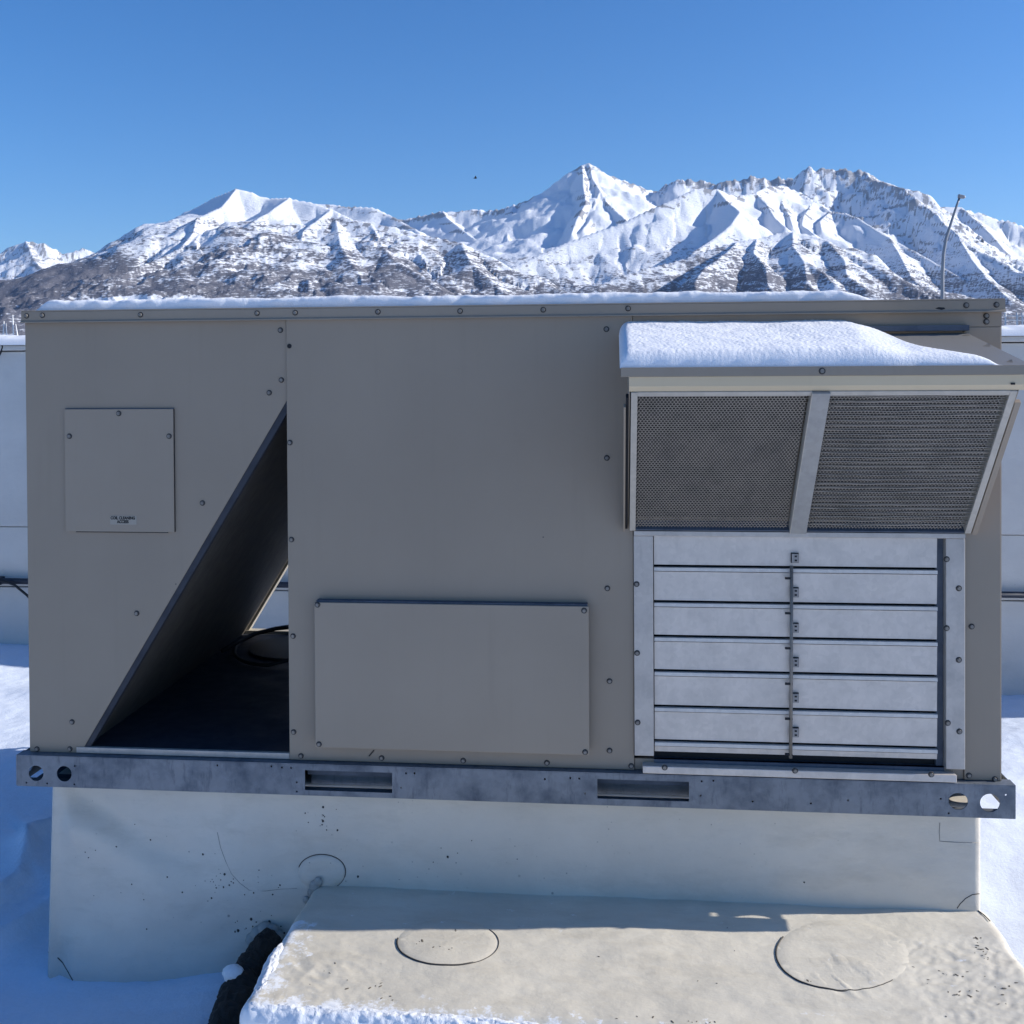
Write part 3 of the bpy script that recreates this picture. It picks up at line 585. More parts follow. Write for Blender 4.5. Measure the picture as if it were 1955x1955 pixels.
bx = empty('membrane_box', (1.45, -.2, 0)); tag(bx, 'low cream membrane covered box in front of the curb with frost on its edge', 'box')
round_box('cover', BX0, BX1, BY0, CURB_Y+.03, -.2, BZ, .030, (300, 150, 50), box_disp, M_BOX, parent=bx)
def topz(x, y):
    return BZ+box_disp(np.array([[x, y, BZ]]), np.array([[0, 0, 1.]]))[0]
def top_patch(cx, cy, a, b_, lines, rot=0):
    pix = ell(cx, cy, a, b_, 0, 360, 48, rot)[:-1]; vs = []; fs = []; rings = [1, .985, .8, .55, .3, .001]; n = len(pix)
    for k_, s in enumerate(rings):
        for px, py in pix:
            p = atZ(cx+(px-cx)*s, cy+(py-cy)*s, BZ); vs.append((p[0], p[1], topz(p[0], p[1])+(-.0004 if k_ == 0 else .0002)))
    for k_ in range(len(rings)-1):
        for i in range(n): fs.append((k_*n+i, k_*n+(i+1) % n, (k_+1)*n+(i+1) % n, (k_+1)*n+i))
    MB().add(vs, fs).build('patch', M_BOX, bx, smooth=True)
    for t0, t1, rr in lines:
        P = []
        for px, py in ell(cx, cy, a, b_, t0, t1, 30, rot):
            p = atZ(px, py, BZ); P.append((p[0], p[1], topz(p[0], p[1])+.0006))
        MB().tube(P, rr, 6).build('caulk_line', M_CAULK, bx, smooth=True)
top_patch(845, 1779, 96, 46, [(60, 190, .0019), (-35, 60, .0009)])
top_patch(1590, 1803, 126, 68, [(85, 205, .0018), (40, 85, .0009)], .05)
P = [atZ(px, py, BZ) for px, py in ((1834, 1712), (1845, 1720), (1858, 1730), (1868, 1740))]
MB().tube([(p[0], p[1], topz(p[0], p[1])+.001) for p in P], .0012, 6).build('caulk_line', M_CAULK, bx, smooth=True)
# flap folded at the front left corner
P = [atZ(px, py, BZ-.03) for px, py in ((468, 1915), (520, 1925), (545, 1915))]
# dark crumbs and folds lying on the top
def crumbs():
    mb = MB()
    spots = [(790, 1777, 6, 3, 7), (835, 1792, 18, 5, 8), (862, 1755, 8, 2, 4), (705, 1862, 12, 6, 8), (730, 1880, 10, 10, 6), (640, 1835, 60, 30, 14), (1690, 1752, 5, 1.2, 6), (1527, 1851, 6, 2, 5), (1845, 1780, 8, 14, 22), (1858, 1800, 8, 10, 20), (1790, 1840, 40, 14, 22), (1820, 1870, 40, 16, 22), (1890, 1870, 25, 20, 16), (1290, 1840, 200, 50, 10), (1340, 1930, 60, 4, 16), (1200, 1925, 60, 4, 10)]
    for cx, cy, sx, sy, n in spots:
        for _ in range(max(2, n//2)):
            px, py = cx+rs.randn()*sx*.7, cy+rs.randn()*sy*.7; p = atZ(px, py, BZ)
            if not (BX0+.03 < p[0] < BX1-.03 and BY0+.03 < p[1] < -.05): continue
            z = topz(p[0], p[1]); r = abs(rs.randn())*.0010+.0007; an = rs.rand()*math.pi; st = 1+rs.rand()*2
            ps = [(p[0]+r*(math.cos(t)*st*math.cos(an)-math.sin(t)*math.sin(an)), p[1]+r*(math.cos(t)*st*math.sin(an)+math.sin(t)*math.cos(an)), z+.0004) for t in np.linspace(0, 2*math.pi, 7)[:-1]]
            mb.add(ps+[(p[0], p[1], z+.0012)], [(i, (i+1) % 6, 6) for i in range(6)])
    o = mb.build('debris', new_mat('debris', (.14, .12, .09), .8)[0], bx); o['kind'] = 'stuff'
crumbs()
# frozen snow crust along the box front edge and round its left corner
def crust(name, path, width, height, seed, mat, label):
    n = 400; m = 22
    P = np.array([p for p in path]); seg = np.r_[0, np.cumsum(np.linalg.norm(np.diff(P, axis=0), axis=1))]
    s = np.linspace(0, seg[-1], n); cx = np.interp(s, seg, P[:, 0]); cy = np.interp(s, seg, P[:, 1])
    k_ = np.ones(9)/9; cx = np.convolve(np.pad(cx, 4, 'edge'), k_, 'valid'); cy = np.convolve(np.pad(cy, 4, 'edge'), k_, 'valid')
    tx, ty = np.gradient(cx), np.gradient(cy); l = np.hypot(tx, ty); nx_, ny_ = ty/l, -tx/l
    u = np.linspace(-1, 1, m); S, U = np.meshgrid(s, u)
    w = width*(1+.35*fbm(s/.06, s*0, 3, seed)); end = sstep(0, .04, s)*sstep(seg[-1], seg[-1]-.25, s)**.6
    wi = w*(.35+.65*end); X = cx+nx_*wi*U+.003*perlin(S/.02, U*3, seed+5); Y = cy+ny_*wi*U+.003*perlin(S/.02, U*3, seed+6)
    prof = np.clip(1-np.abs(U)**2.4, 0, 1)**.6
    zt = BZ-.004-np.clip(U, 0, 1)**2*.016
    Z = zt+prof*height*end*(1+.5*fbm(S/.05, U*1.5, 3, seed+1))+.002*prof*ridged(S/.018, U*2, 3, seed+2)-.003
    return tag(place(name, grid_mesh(name, X, Y, Z), mat, None, smooth=True), label, 'snow')
crust('snow_crust', [(.682, -.20), (.690, -.30), (.698, -.39), (.70, -.430), (.76, -.436), (.95, -.440), (1.15, -.443), (1.33, -.446)], .020, .007, 120, M_SNOWC, 'frozen white snow crust along the front edge of the cream membrane box')

# drain pipe, its sealant collar, and the snow clump beside it
def mid(px, py, Y): return atY(px, py, Y)
pp = [mid(512, 1772, .06), mid(506, 1778, .0), mid(492, 1797, -.035), mid(476, 1822, -.06), mid(462, 1850, -.09), mid(448, 1888, -.15), mid(428, 1935, -.22), mid(405, 1985, -.28)]
pp = [tuple(p) for p in pp]
dp = empty('drain_pipe', pp[-1]); tag(dp, 'black insulated drain pipe leaving the curb beside the membrane box', 'pipe')
path = []
for a, b_ in zip(pp[:-1], pp[1:]):
    for t in np.linspace(0, 1, 13)[:-1]: path.append(tuple(np.array(a)*(1-t)+np.array(b_)*t))
m_ = MB().tube(path, [.024+.016*min(1, i/55) for i in range(len(path))], 36)
vv = np.array(m_.v); ctr = np.repeat(np.array(path), 36, 0); dd_ = vv-ctr
an_ = np.tile(np.arange(36), len(path)); ii_ = np.repeat(np.arange(len(path)), 36)
kk_ = 1+.30*fbm(ii_/9, np.minimum(an_, 36-an_)/7, 4, 201)+.10*perlin(ii_/2.2, np.minimum(an_, 36-an_)/2.1, 205)
m_.v = [tuple(q) for q in ctr+dd_*kk_[:, None]]
m_.build('insulation', M_WRAP, dp, smooth=False)
mb = MB()
for (px, py, r) in ((488, 1762, .020), (500, 1754, .019), (512, 1757, .018), (520, 1768, .020), (478, 1772, .018), (486, 1786, .017), (523, 1785, .017), (505, 1766, .026)):
    c = mid(px, py, CURB_Y-.008); n = 10
    vs = [(c[0]+r*math.cos(2*math.pi*i/n)*math.sin(math.pi*j/6)*(1+.15*random.random()), c[1]-r*.8*math.cos(math.pi*j/6), c[2]+r*math.sin(2*math.pi*i/n)*math.sin(math.pi*j/6)) for j in range(7) for i in range(n)]
    mb.add(vs, [(j*n+i, j*n+(i+1) % n, (j+1)*n+(i+1) % n, (j+1)*n+i) for j in range(6) for i in range(n)])
mb.build('sealant_collar', M_FOAM, dp, smooth=True)
# lumpy sealant smeared at the corner where the box meets the curb
def lump(name, c, r, seed, mat, sq=(1, 1, 1), parent=None, rough=.25):
    n, m = 36, 22; U, V_ = np.meshgrid(np.linspace(0, 2*math.pi, n), np.linspace(0.02, math.pi-.02, m))
    k_ = r*(1+rough*fbm(U*1.2+0*V_, V_*1.6, 3, seed)*np.sin(V_)+.0)
    X = c[0]+k_*sq[0]*np.cos(U)*np.sin(V_); Y = c[1]+k_*sq[1]*np.sin(U)*np.sin(V_); Z = c[2]+k_*sq[2]*np.cos(V_)
    return place(name, grid_mesh(name, X, Y, Z), mat, parent, smooth=True)
for i, (px, py, r) in enumerate(((593, 1672, .012), (600, 1664, .010), (587, 1684, .009), (578, 1698, .008))):
    lump('sealant_blob', mid(px, py, CURB_Y-.004), r, 130+i, M_FOAM, (1, .6, 1.2), bx)
tag(lump('snow_clump', mid(440, 1836, -.12), .024, 140, M_SNOW, (1, .8, .75)), 'small clump of snow stuck beside the black drain pipe', 'snow')

# ================================================================== ROOFTOP UNIT
W, DP, Z0, ZT = 2.24, 1.19, .52, 1.551
unit = empty('rooftop_unit', (1.12, .6, .445)); tag(unit, 'large tan sheet metal rooftop air conditioning unit with snow on top', 'air conditioner')
# bolt, shared mesh
def bolt_mesh():
    mb = MB(); n = 14
    def disc(r0, r1, y0, y1, n):
        vs = [(r0*math.cos(2*math.pi*i/n), y0, r0*math.sin(2*math.pi*i/n)) for i in range(n)]+[(r1*math.cos(2*math.pi*i/n), y1, r1*math.sin(2*math.pi*i/n)) for i in range(n)]
        mb.add(vs, [(i, (i+1) % n, n+(i+1) % n, n+i) for i in range(n)]+[tuple(range(n, 2*n))])
    disc(.0067, .0063, 0, -.0010, 14); k14 = len(mb.f); disc(.0046, .0040, -.0010, -.0045, 6)
    me = bpy.data.meshes.new('bolt'); me.from_pydata(mb.v, [], mb.f); me.materials.append(M_BOLT_SHADE); me.materials.append(M_BOLT); me.polygons.foreach_set('material_index', [0 if i < k14 else 1 for i in range(len(mb.f))])
    import bmesh
    bm = bmesh.new(); bm.from_mesh(me); bmesh.ops.recalc_face_normals(bm, faces=bm.faces[:]); bm.to_mesh(me); bm.free(); return me
BOLT = bolt_mesh()
def bolts(lst, Y, parent):
    for px, py in lst:
        p = atY(px, py, Y); o = bpy.data.objects.new('bolt', BOLT); COL.objects.link(o); link(o, parent, p)
        o.rotation_euler = (0, random.random()*3, 0)
# --- outer skin
EPS = .003
panel_l = plate('condenser_panel', [(0, Z0), (.127, Z0), (.640, 1.361), (.6385, ZT), (0, ZT)], [], .002, .0016, M_TAN, unit)
bolts([(529, 623), (531, 717), (508, 741), (382, 949), (258, 1157), (136, 1362), (70, 1413), (132, 1413)], .002, panel_l)
# edge returns of the diagonal cut
def slab_along(a, b_, y0, y1, t, mat, name, parent, off=0., skew=0.):
    a = np.array(a); b_ = np.array(b_); e = (b_-a)/np.linalg.norm(b_-a); n = np.array([e[1], -e[0]])
    q = [a+n*off, b_+n*off, b_+n*(off+t), a+n*(off+t)]
    return MB().hexa([(p[0], y0, p[1]) for p in q], [(p[0]-skew, y1, p[1]) for p in q]).build(name, mat, parent)
A0, B0 = (.122, .520), (.640, 1.365)
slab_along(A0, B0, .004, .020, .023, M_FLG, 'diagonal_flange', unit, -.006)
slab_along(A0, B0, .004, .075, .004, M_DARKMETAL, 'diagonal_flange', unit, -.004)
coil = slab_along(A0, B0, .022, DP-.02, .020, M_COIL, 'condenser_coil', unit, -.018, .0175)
slab_along((A0[0]-.0165, A0[1]), (B0[0]-.0165, B0[1]), DP-.03, DP+.002, .011, M_REAR_LIT, 'diagonal_flange', unit, -.001)
panel_c = MB().box(.6400, 1.4405, -.002, .012, Z0, ZT).build('middle_panel', M_TAN, unit, bevel=.0015)
bolts([(547, 835), (550, 1018), (553, 1200), (554, 1381), (568, 1426), (720, 1430), (874, 1435), (1032, 1439), (1191, 1445), (1144, 621), (1145, 864), (1146, 1110), (1150, 1285), (1150, 1416)], -.002, panel_c)
MB().tube([atY(546, 653, -.0025), atY(546, 653, -.0035)], .0055, 12).build('plugged_hole', M_DARK, panel_c)
MB().box(1.4415, 2.2395, .0, .012, 1.515, ZT).build('upper_strip', M_TAN, unit, bevel=.001)
panel_r = MB().box(2.1615, 2.2395, -.001, .012, Z0, 1.5145).build('corner_post', M_TAN, unit, bevel=.0015)
bolts([(1833, 1182), (1877, 1470), (1861, 596), (1861, 607), (1828, 1463)], -.001, panel_r)
MB().box(1.4415, 2.161, .004, .012, 1.05, 1.5145).build('back_panel', M_TAN, unit)
MB().box(2.238, 2.24, .0, DP, Z0, ZT).build('end_panel', M_TAN, unit)
MB().box(0, .003, .003, DP, Z0, ZT).build('end_panel', M_TAN, unit)
plate('rear_panel', [(0, Z0), (.110, Z0), (.113, .530), (.640, 1.388), (.640, ZT), (0, ZT)], [], DP, .002, M_TAN, unit)
MB().box(.641, 2.238, DP-.001, DP+.001, Z0, ZT).build('rear_panel', M_TAN, unit)
MB().box(.643, .648, .012, DP-.002, Z0, ZT).build('bulkhead', M_DARKMETAL, unit)
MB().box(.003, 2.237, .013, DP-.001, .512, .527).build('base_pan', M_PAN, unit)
MB().box(.118, .640, DP-.035, DP-.001, .5275, .538).build('rear_sill', M_REAR_LIT, unit)
MB().box(.118, .6395, -.001, .010, Z0+.0005, .5345).build('front_sill', M_FRAME, unit, bevel=.001)
# hose coil and round cover on the pan
cc = atZ(548, 1214, .545)
ring = [(cc[0]+.165*math.cos(t), cc[1]-.02+.21*math.sin(t), .548+.012*math.sin(t)+(.035*math.cos(t) if math.cos(t) > 0 else 0)) for t in np.linspace(0, 2*math.pi, 49)]
MB().tube(ring, .006, 10).build('hose', M_BLACK, unit, smooth=True)
MB().tube([(cc[0]+.02, cc[1], .528), (cc[0]+.02, cc[1], .536)], .15, 40).build('round_cover', new_mat('cover_dark', (.012, .014, .013), .6)[0], unit)
MB().tube([mid(560, 1182, 1.0), mid(520, 1186, .98), mid(480, 1196, .93), mid(450, 1210, .85), mid(420, 1228, .75)], .007, 8).build('hose', M_BLACK, unit, smooth=True)
# --- lid and trim
lid = MB().box(-.004, 2.245, -.008, DP+.01, 1.5725, 1.576).build('lid', M_TRIM, unit, bevel=.001)
trim = MB().prism_x([(-.0085, 1.5722), (-.0085, 1.5525), (-.0125, 1.5485), (-.0125, 1.5465), (-.0035, 1.5465), (-.0035, 1.5722)], -.004, 2.245).build('top_trim', M_TRIM, unit)
bolts([(50, 596), (80, 595), (265, 594), (485, 591), (557, 590), (713, 588.5), (868, 587), (1025, 584.5), (1185, 582), (1823, 576), (1880, 575)], -.0085, trim)
p = atY(1774, 582, -.0085)
MB().add([(p[0]-.011, -.0088, p[2]), (p[0]-.004, -.0088, p[2]+.003), (p[0]+.008, -.0088, p[2]+.002), (p[0]+.011, -.0088, p[2]-.001), (p[0]+.003, -.0088, p[2]-.003)], [(0, 1, 2, 3, 4)]).build('knockout', M_DARK, trim)
# --- access panels
ap = plate('coil_access_panel', rect(.0992, .3665, 1.0505, 1.3405), [], -.004, .004, M_DOOR, unit, bevel=.001)
bolts([(224, 780), (131, 823), (319, 823)], -.004, ap)
MB().box(.124, .350, -.0028, .0015, 1.0485, 1.0500).build('slot', M_DARK, ap)
MB().box(.0990, .3670, -.0012, .0013, 1.3408, 1.3428).build('panel_edge_strip', M_DARKMETAL, ap)  # dark strip along the top edge of the panel
MB().box(.3668, .3678, -.0012, .0013, 1.0505, 1.3405).build('panel_edge_strip', M_DARK, ap)
s0 = xz(208, 973, -.004); s1 = xz(258, 990, -.004)
st = MB().box(s0[0], s1[0], -.0046, -.0040, s1[1], s0[1]).build('sticker', M_STICK, ap)
def text(body, size, cx, cz_, mat, parent, y, sx=1.):
    cu = bpy.data.curves.new('tmp', 'FONT'); cu.body = body; cu.size = size; cu.align_x = 'CENTER'; cu.align_y = 'CENTER'; cu.offset = size*.055; cu.extrude = .0001
    to = bpy.data.objects.new('tmp', cu); COL.objects.link(to); dg = bpy.context.evaluated_depsgraph_get(); me = bpy.data.meshes.new_from_object(to.evaluated_get(dg))
    bpy.data.objects.remove(to); me.materials.clear()
    n = len(me.vertices); co = np.empty(n*3, np.float32); me.vertices.foreach_get('co', co); co = co.reshape(-1, 3)
    me.vertices.foreach_set('co', np.stack([cx+co[:, 0]*sx, y-co[:, 2], cz_+co[:, 1]], -1).ravel()); me.update()
    return place('lettering', me, mat, parent)
c1 = xz(232, 977.5, -.004); c2 = xz(232, 984.5, -.004)
text('COIL CLEANING', .0095, c1[0], c1[1], M_INK, ap, -.0049, .85); text('ACCESS', .0095, c2[0], c2[1], M_INK, ap, -.0049, .85)
dtl = xz(593, 1136.5, -.0275); dbr = xz(1112, 1425, -.0275)
door = MB().box(dtl[0], dbr[0], -.0275, -.0215, dbr[1], dtl[1]).build('lower_access_door', M_DOOR, unit, bevel=.0012)
MB().box(dtl[0]+.003, dbr[0]-.003, -.0214, -.0022, dbr[1]+.004, dtl[1]+.0035).build('door_frame', M_DARKMETAL, unit)
bolts([(599, 1141), (1102, 1152), (602, 1404), (1104, 1419)], -.0275, door)
p = atY(701, 1421, -.003)
MB().tube([(p[0]-.006, -.0032, p[2]-.007), (p[0]+.006, -.0032, p[2]+.007)], .0012, 6).build('scratch', M_DARK, panel_c)

# --- damper louvre under the hood
lou = MB().box(1.4850, 2.1120, .020, .028, .545, 1.05).build('damper', M_DARK, unit)
LX0, LX1 = 1.4865, 2.103; HEMS = []
lz = [xz(1232, y, 0)[1] for y in (1010, 1066, 1133, 1198, 1263, 1330, 1395)]
lz.append(xz(1232, 1418, 0)[1])
for i in range(7):
    zt, zb = lz[i], lz[i+1]; 
    ye = -.001
    face = [(ye, zb+.0015), (.006, zb+.0005), (.012, zb+.003), (.012, zt-.002)]
    if i == 0: prof = [(.004, zt), (-.003, zt-.001)]+face
    else:
        hem = [(-.0040, zt-.0040), (-.0062, zt-.0046), (-.0070, zt-.0118), (-.0050, zt-.0122), (.004, zt-.0122), (.004, zt-.0040)]
        prof = [(.004, zt-.0138), (-.0035, zt-.0140)]+face[:3]+[(.012, zt-.0138)]
    bl = MB().prism_x(prof, LX0, LX1).build('blade', M_LOUV, lou)
    if i: HEMS.append((hem, bl))
for hem, bl in HEMS: MB().prism_x(hem, LX0, LX1).build('blade_hem', M_HEM_LIT, lou)
xr = xz(1490, 1200, 0)[0]
MB().tube([(xr+.002, -.014, xz(1490, 1065)[1]), (xr+.001, -.014, xz(1490, 1250)[1]), (xr-.001, -.014, xz(1487, 1426)[1])], .0038, 8).build('linkage_rod', M_BOLT, lou, smooth=True)
for y in (1053, 1118, 1185, 1250, 1317, 1382):
    c = xz(1500, y, -.008)
    MB().box(c[0]-.0085, c[0]+.0085, -.006, -.003, c[1]-.011, c[1]+.011).build('bracket_outline', M_DARK, lou)  # larger dark box behind the bracket, showing as a dark rim
    br = MB().box(c[0]-.007, c[0]+.007, -.012, -.004, c[1]-.0095, c[1]+.0095).build('bracket', M_BRK, lou)
    for dz in (-.0045, .0045): MB().box(c[0]-.0015, c[0]+.0035, -.0128, -.012, c[1]+dz-.0018, c[1]+dz+.0018).build('rivet', M_DARK, br)
for y in (1091, 1157, 1223, 1290, 1356, 1423):
    c = xz(1488, y, -.014); MB().box(c[0]-.008, c[0]+.008, -.017, -.012, c[1]-.0022, c[1]+.0022).build('pin', M_DARK, lou)
fl = MB().box(1.4410, 1.4845, -.010, .019, .5555, 1.0525).build('damper_frame', M_FRAME, unit, bevel=.0015)
bolts([(1201, 1102), (1202, 1232), (1203, 1363)], -.010, fl)
fr = MB().box(2.120, 2.1605, -.010, .019, .5455, 1.0525).build('damper_frame', M_FRAME, unit, bevel=.0015)
bolts([(1809, 1110), (1809, 1245), (1810, 1380), (1786, 1055), (1786, 1185), (1788, 1364)], -.010, fr)
MB().box(2.104, 2.1195, .010, .019, .5455, 1.0525).build('damper_recess_shade', M_DARKMETAL, unit)  # dark strip paints the shade of the recess beside the blades
ft = MB().box(1.4415, 2.1600, -.013, -.001, 1.0530, 1.0640).build('damper_head', M_FRAME, unit, bevel=.001)
MB().box(1.4415, 2.1605, .0035, .0125, Z0, .5450).build('lower_strip', M_TAN, unit)
fb = MB().box(1.4590, 2.1390, -.022, .012, .5205, .5370).build('damper_sill', M_LOUV, unit, bevel=.0015)
bolts([(1254, 1448), (1500, 1454), (1757, 1461)], -.022, fb)
MB().box(1.4850, 2.1190, .000, .0195, .5375, .5450).build('damper_tray', M_DARKMETAL, unit)

# --- intake hood
hood = empty('intake_hood', (1.8, -.14, 1.06)); hood.parent = unit; hood.location = np.array([1.8, -.14, 1.06])-WL['rooftop_unit']
HY, HZT, HZB = -.285, 1.425, 1.066
HX0, HX1 = 1.428, 2.172
tz = lambda y: 1.502+(1.4265-1.502)*(y/HY)
MB().hexa([(HX0-.012, 0, tz(0)), (HX1-.005, 0, tz(0)), (HX1+.022, HY-.006, tz(HY)), (HX0-.014, HY-.006, tz(HY))], [(HX0-.012, 0, tz(0)-.002), (HX1-.005, 0, tz(0)-.002), (HX1+.022, HY-.006, tz(HY)-.002), (HX0-.014, HY-.006, tz(HY)-.002)]).build('hood_top', M_HTOP, hood)
MB().box(HX0-.016, HX1+.024, HY-.010, HY-.0065, 1.4090, 1.4275).build('drip_lip', M_TRIM, hood, bevel=.0008)
MB().prism_x([(HY-.006, 1.4088), (HY-.004, 1.390), (HY+.004, 1.380), (HY+.010, 1.3795), (HY+.010, 1.4088)], HX0, HX1+.012).build('fascia', M_FASC_LIT, hood)
c = atY(1551, 700, HY-.010); o = bpy.data.objects.new('bolt', BOLT); COL.objects.link(o); o.parent = hood; o.location = c-WL['intake_hood']
p = atY(1911, 724, HY-.006)
MB().box(p[0]-.004, p[0]+.004, HY-.0068, HY-.006, p[2]-.002, p[2]+.002).build('slot', M_DARK, hood)
FY0, FZ0, FY1, FZ1 = HY+.004, 1.378, -.016, 1.0655       # filter plane: top front to bottom back
for xs, nm in ((HX0, 'hood_side'), (HX1-.001, 'hood_side')):
    MB().hexa([(xs, 0, tz(0)-.003), (xs, HY, tz(HY)-.003), (xs, FY0+.0, FZ0), (xs, 0, 1.066)], [(xs+.0015, 0, tz(0)-.003), (xs+.0015, HY, tz(HY)-.003), (xs+.0015, FY0, FZ0), (xs+.0015, 0, 1.066)]).build(nm, M_TAN, hood)
# right edge flange seen edge-on outside the filter
dv = np.array([FY1-FY0, FZ1-FZ0]); FL = float(np.hypot(*dv)); dv /= FL; nv = np.array([dv[1], -dv[0]])   # outward (towards camera, down)
if nv[0] > 0: nv = -nv
def fp(x, s, o_=0.): return (x, FY0+dv[0]*s+nv[0]*o_, FZ0+dv[1]*s+nv[1]*o_)
def fslab(name, x0a, x1a, x0b, x1b, s0_, s1_, o0, o1, mat, parent=None):
    q0 = [fp(x0a, s0_, o0), fp(x1a, s0_, o0), fp(x1b, s1_, o0), fp(x0b, s1_, o0)]; q1 = [fp(x0a, s0_, o1), fp(x1a, s0_, o1), fp(x1b, s1_, o1), fp(x0b, s1_, o1)]
    return MB().hexa(q0, q1).build(name, mat, parent or hood, bevel=.0008)
fslab('hood_flange_or_gap', HX1+.0005, HX1+.012, HX1+.0005, HX1+.012, .03, FL+.004, -.010, .001, M_TAN)
fslab('hood_flange_or_gap', HX0-.006, HX0-.0005, HX0-.006, HX0-.0005, .02, FL+.002, -.020, -.006, M_DARK)  # near-black strip, shade of the gap inside the hood painted in
fslab('hood_flange_or_gap', HX0-.0105, HX0-.0062, HX0-.0105, HX0-.0062, .04, FL+.004, -.012, .0, M_TAN)
fil_x = [(HX0+.004, 1.785), (1.817, HX1-.002)]
M_FFR = galv('filter_frame', (.50, .455, .385), (.36, .33, .28), .2, .5, .4)
M_DIV = galv('divider_metal', (.36, .35, .33), (.24, .24, .23), .3, .5, .4)
fdiv = fslab('divider', 1.7845, 1.819, 1.7845, 1.819, .0, FL, -.002, .006, M_DIV)
def hexmesh(name, x0, x1, s0_, s1_, o_, cw, ch, t, mat, parent, wob=0., seed=0):
    vs = []; fs = []; r = np.random.RandomState(seed)
    nx = int((x1-x0)/cw); ns = int((s1_-s0_)/ch)
    def seg(a, b_):
        e = np.array(b_)-np.array(a); l = np.linalg.norm(e); n = np.array([-e[1], e[0]])/l*t/2; k = len(vs)
        for p_, sg in ((a, 1), (b_, 1), (b_, -1), (a, -1)):
            q = np.array(p_)+n*sg; vs.append(fp(q[0], q[1], o_))
        fs.append((k, k+1, k+2, k+3))
    jx = r.randn(ns+2, 2*nx+4)*.00025
    for j in range(ns):
        s = s0_+j*ch
        off_ = cw/2 if j % 2 else 0
        for i in range(nx):
            x = x0+i*cw+off_
            if x+cw > x1: continue
            w1 = wob*math.sin((x-x0)*18+j*.3)
            a = (x, s+ch*.30+w1); b_ = (x+cw/2, s+w1+jx[j, i]); c_ = (x+cw, s+ch*.30+w1); dd = (x, s+ch+w1)
            seg(a, b_); seg(b_, c_); seg(a, dd)
    me = bpy.data.meshes.new(name); me.from_pydata(vs, [], fs); me.update()
    o = place(name, me, mat, parent); o['kind'] = 'stuff'; return o
for i, (xa, xb) in enumerate(fil_x):
    fw = .013
    sxa = xa; sxb = xb
    fr_ = fslab('filter', xa+.002, xb-.002, xa+.002, xb-.002, .005, FL-.003, -.040, -.034, M_DARK)
    if i == 0: fslab('filter_frame', xa, xa+fw, xa, xa+fw, 0, FL, -.030, .0015, M_FFR, )
    else: fslab('filter_frame', xb-fw, xb, xb-fw, xb, 0, FL, -.030, .0015, M_FFR)
    fslab('filter_frame', xa+(fw if i == 0 else 0), xb-(fw if i else 0), xa+(fw if i == 0 else 0), xb-(fw if i else 0), -.001, .010, -.030, .0012, M_FFR)
    fslab('filter_frame', xa+(fw if i == 0 else 0), xb-(fw if i else 0), xa+(fw if i == 0 else 0), xb-(fw if i else 0), FL-.003, FL+.0, -.030, .0, M_DARKMETAL)
    x0_, x1_ = xa+(fw if i == 0 else .001), xb-(fw if i else .001)
    hexmesh('wire_mesh', x0_, x1_, .010, FL-.004, -.006, .0070, .0058, .0017, M_MESH, hood, 0, i)
    hexmesh('wire_mesh', x0_, x1_, .010, FL-.004, -.022, .0058, .0049, .0019, M_MESH_SHADED, hood, 0, 9+i)
    if i == 1:
        mb = MB(); ns = 30
        for j in range(ns):
            s = .017+j*(FL-.024)/ns
            P = [fp(x, s+.0035*(-abs((x-x0_)/(x1_-x0_)-.35))*1.5+.0007*math.sin(x*60+j*1.3), -.004) for x in np.linspace(x0_, x1_, 24)]
            mb.tube(P, .00085+.0003*random.random(), 5)
        o = mb.build('crimp_wire', M_MESH, hood, smooth=True); o['kind'] = 'stuff'
    else:
        mb = MB()
fl2 = fslab('filter_frame', 1.783, 1.785, 1.783, 1.785, 0, FL, -.02, .0065, M_FFR)
MB().box(HX0-.008, HX1-.004, -.014, -.0022, 1.5065, 1.5185).build('hood_flashing', M_DARKMETAL, hood)
for (px, py, s) in ((1828, 631, .014), (1866, 655, .012), (1908, 691, .010)):
    # bent screws / clips on the hood's right edge
    d = ray(px, py); y_ = -.03 if py < 640 else (-.13 if py < 670 else -.265); p = atY(px, py, y_)
    MB().hexa([(p[0]-s, y_, tz(y_)+.0005), (p[0]+.002, y_-.003, tz(y_)+.0005), (p[0]+.003, y_+.003, tz(y_)+.006), (p[0]-.002, y_+.004, tz(y_)+.005)], [(p[0]-s, y_+.001, tz(y_)+.0015), (p[0]+.002, y_-.002, tz(y_)+.0015), (p[0]+.003, y_+.004, tz(y_)+.007), (p[0]-.002, y_+.005, tz(y_)+.006)]).build('clip', M_TAN, hood)

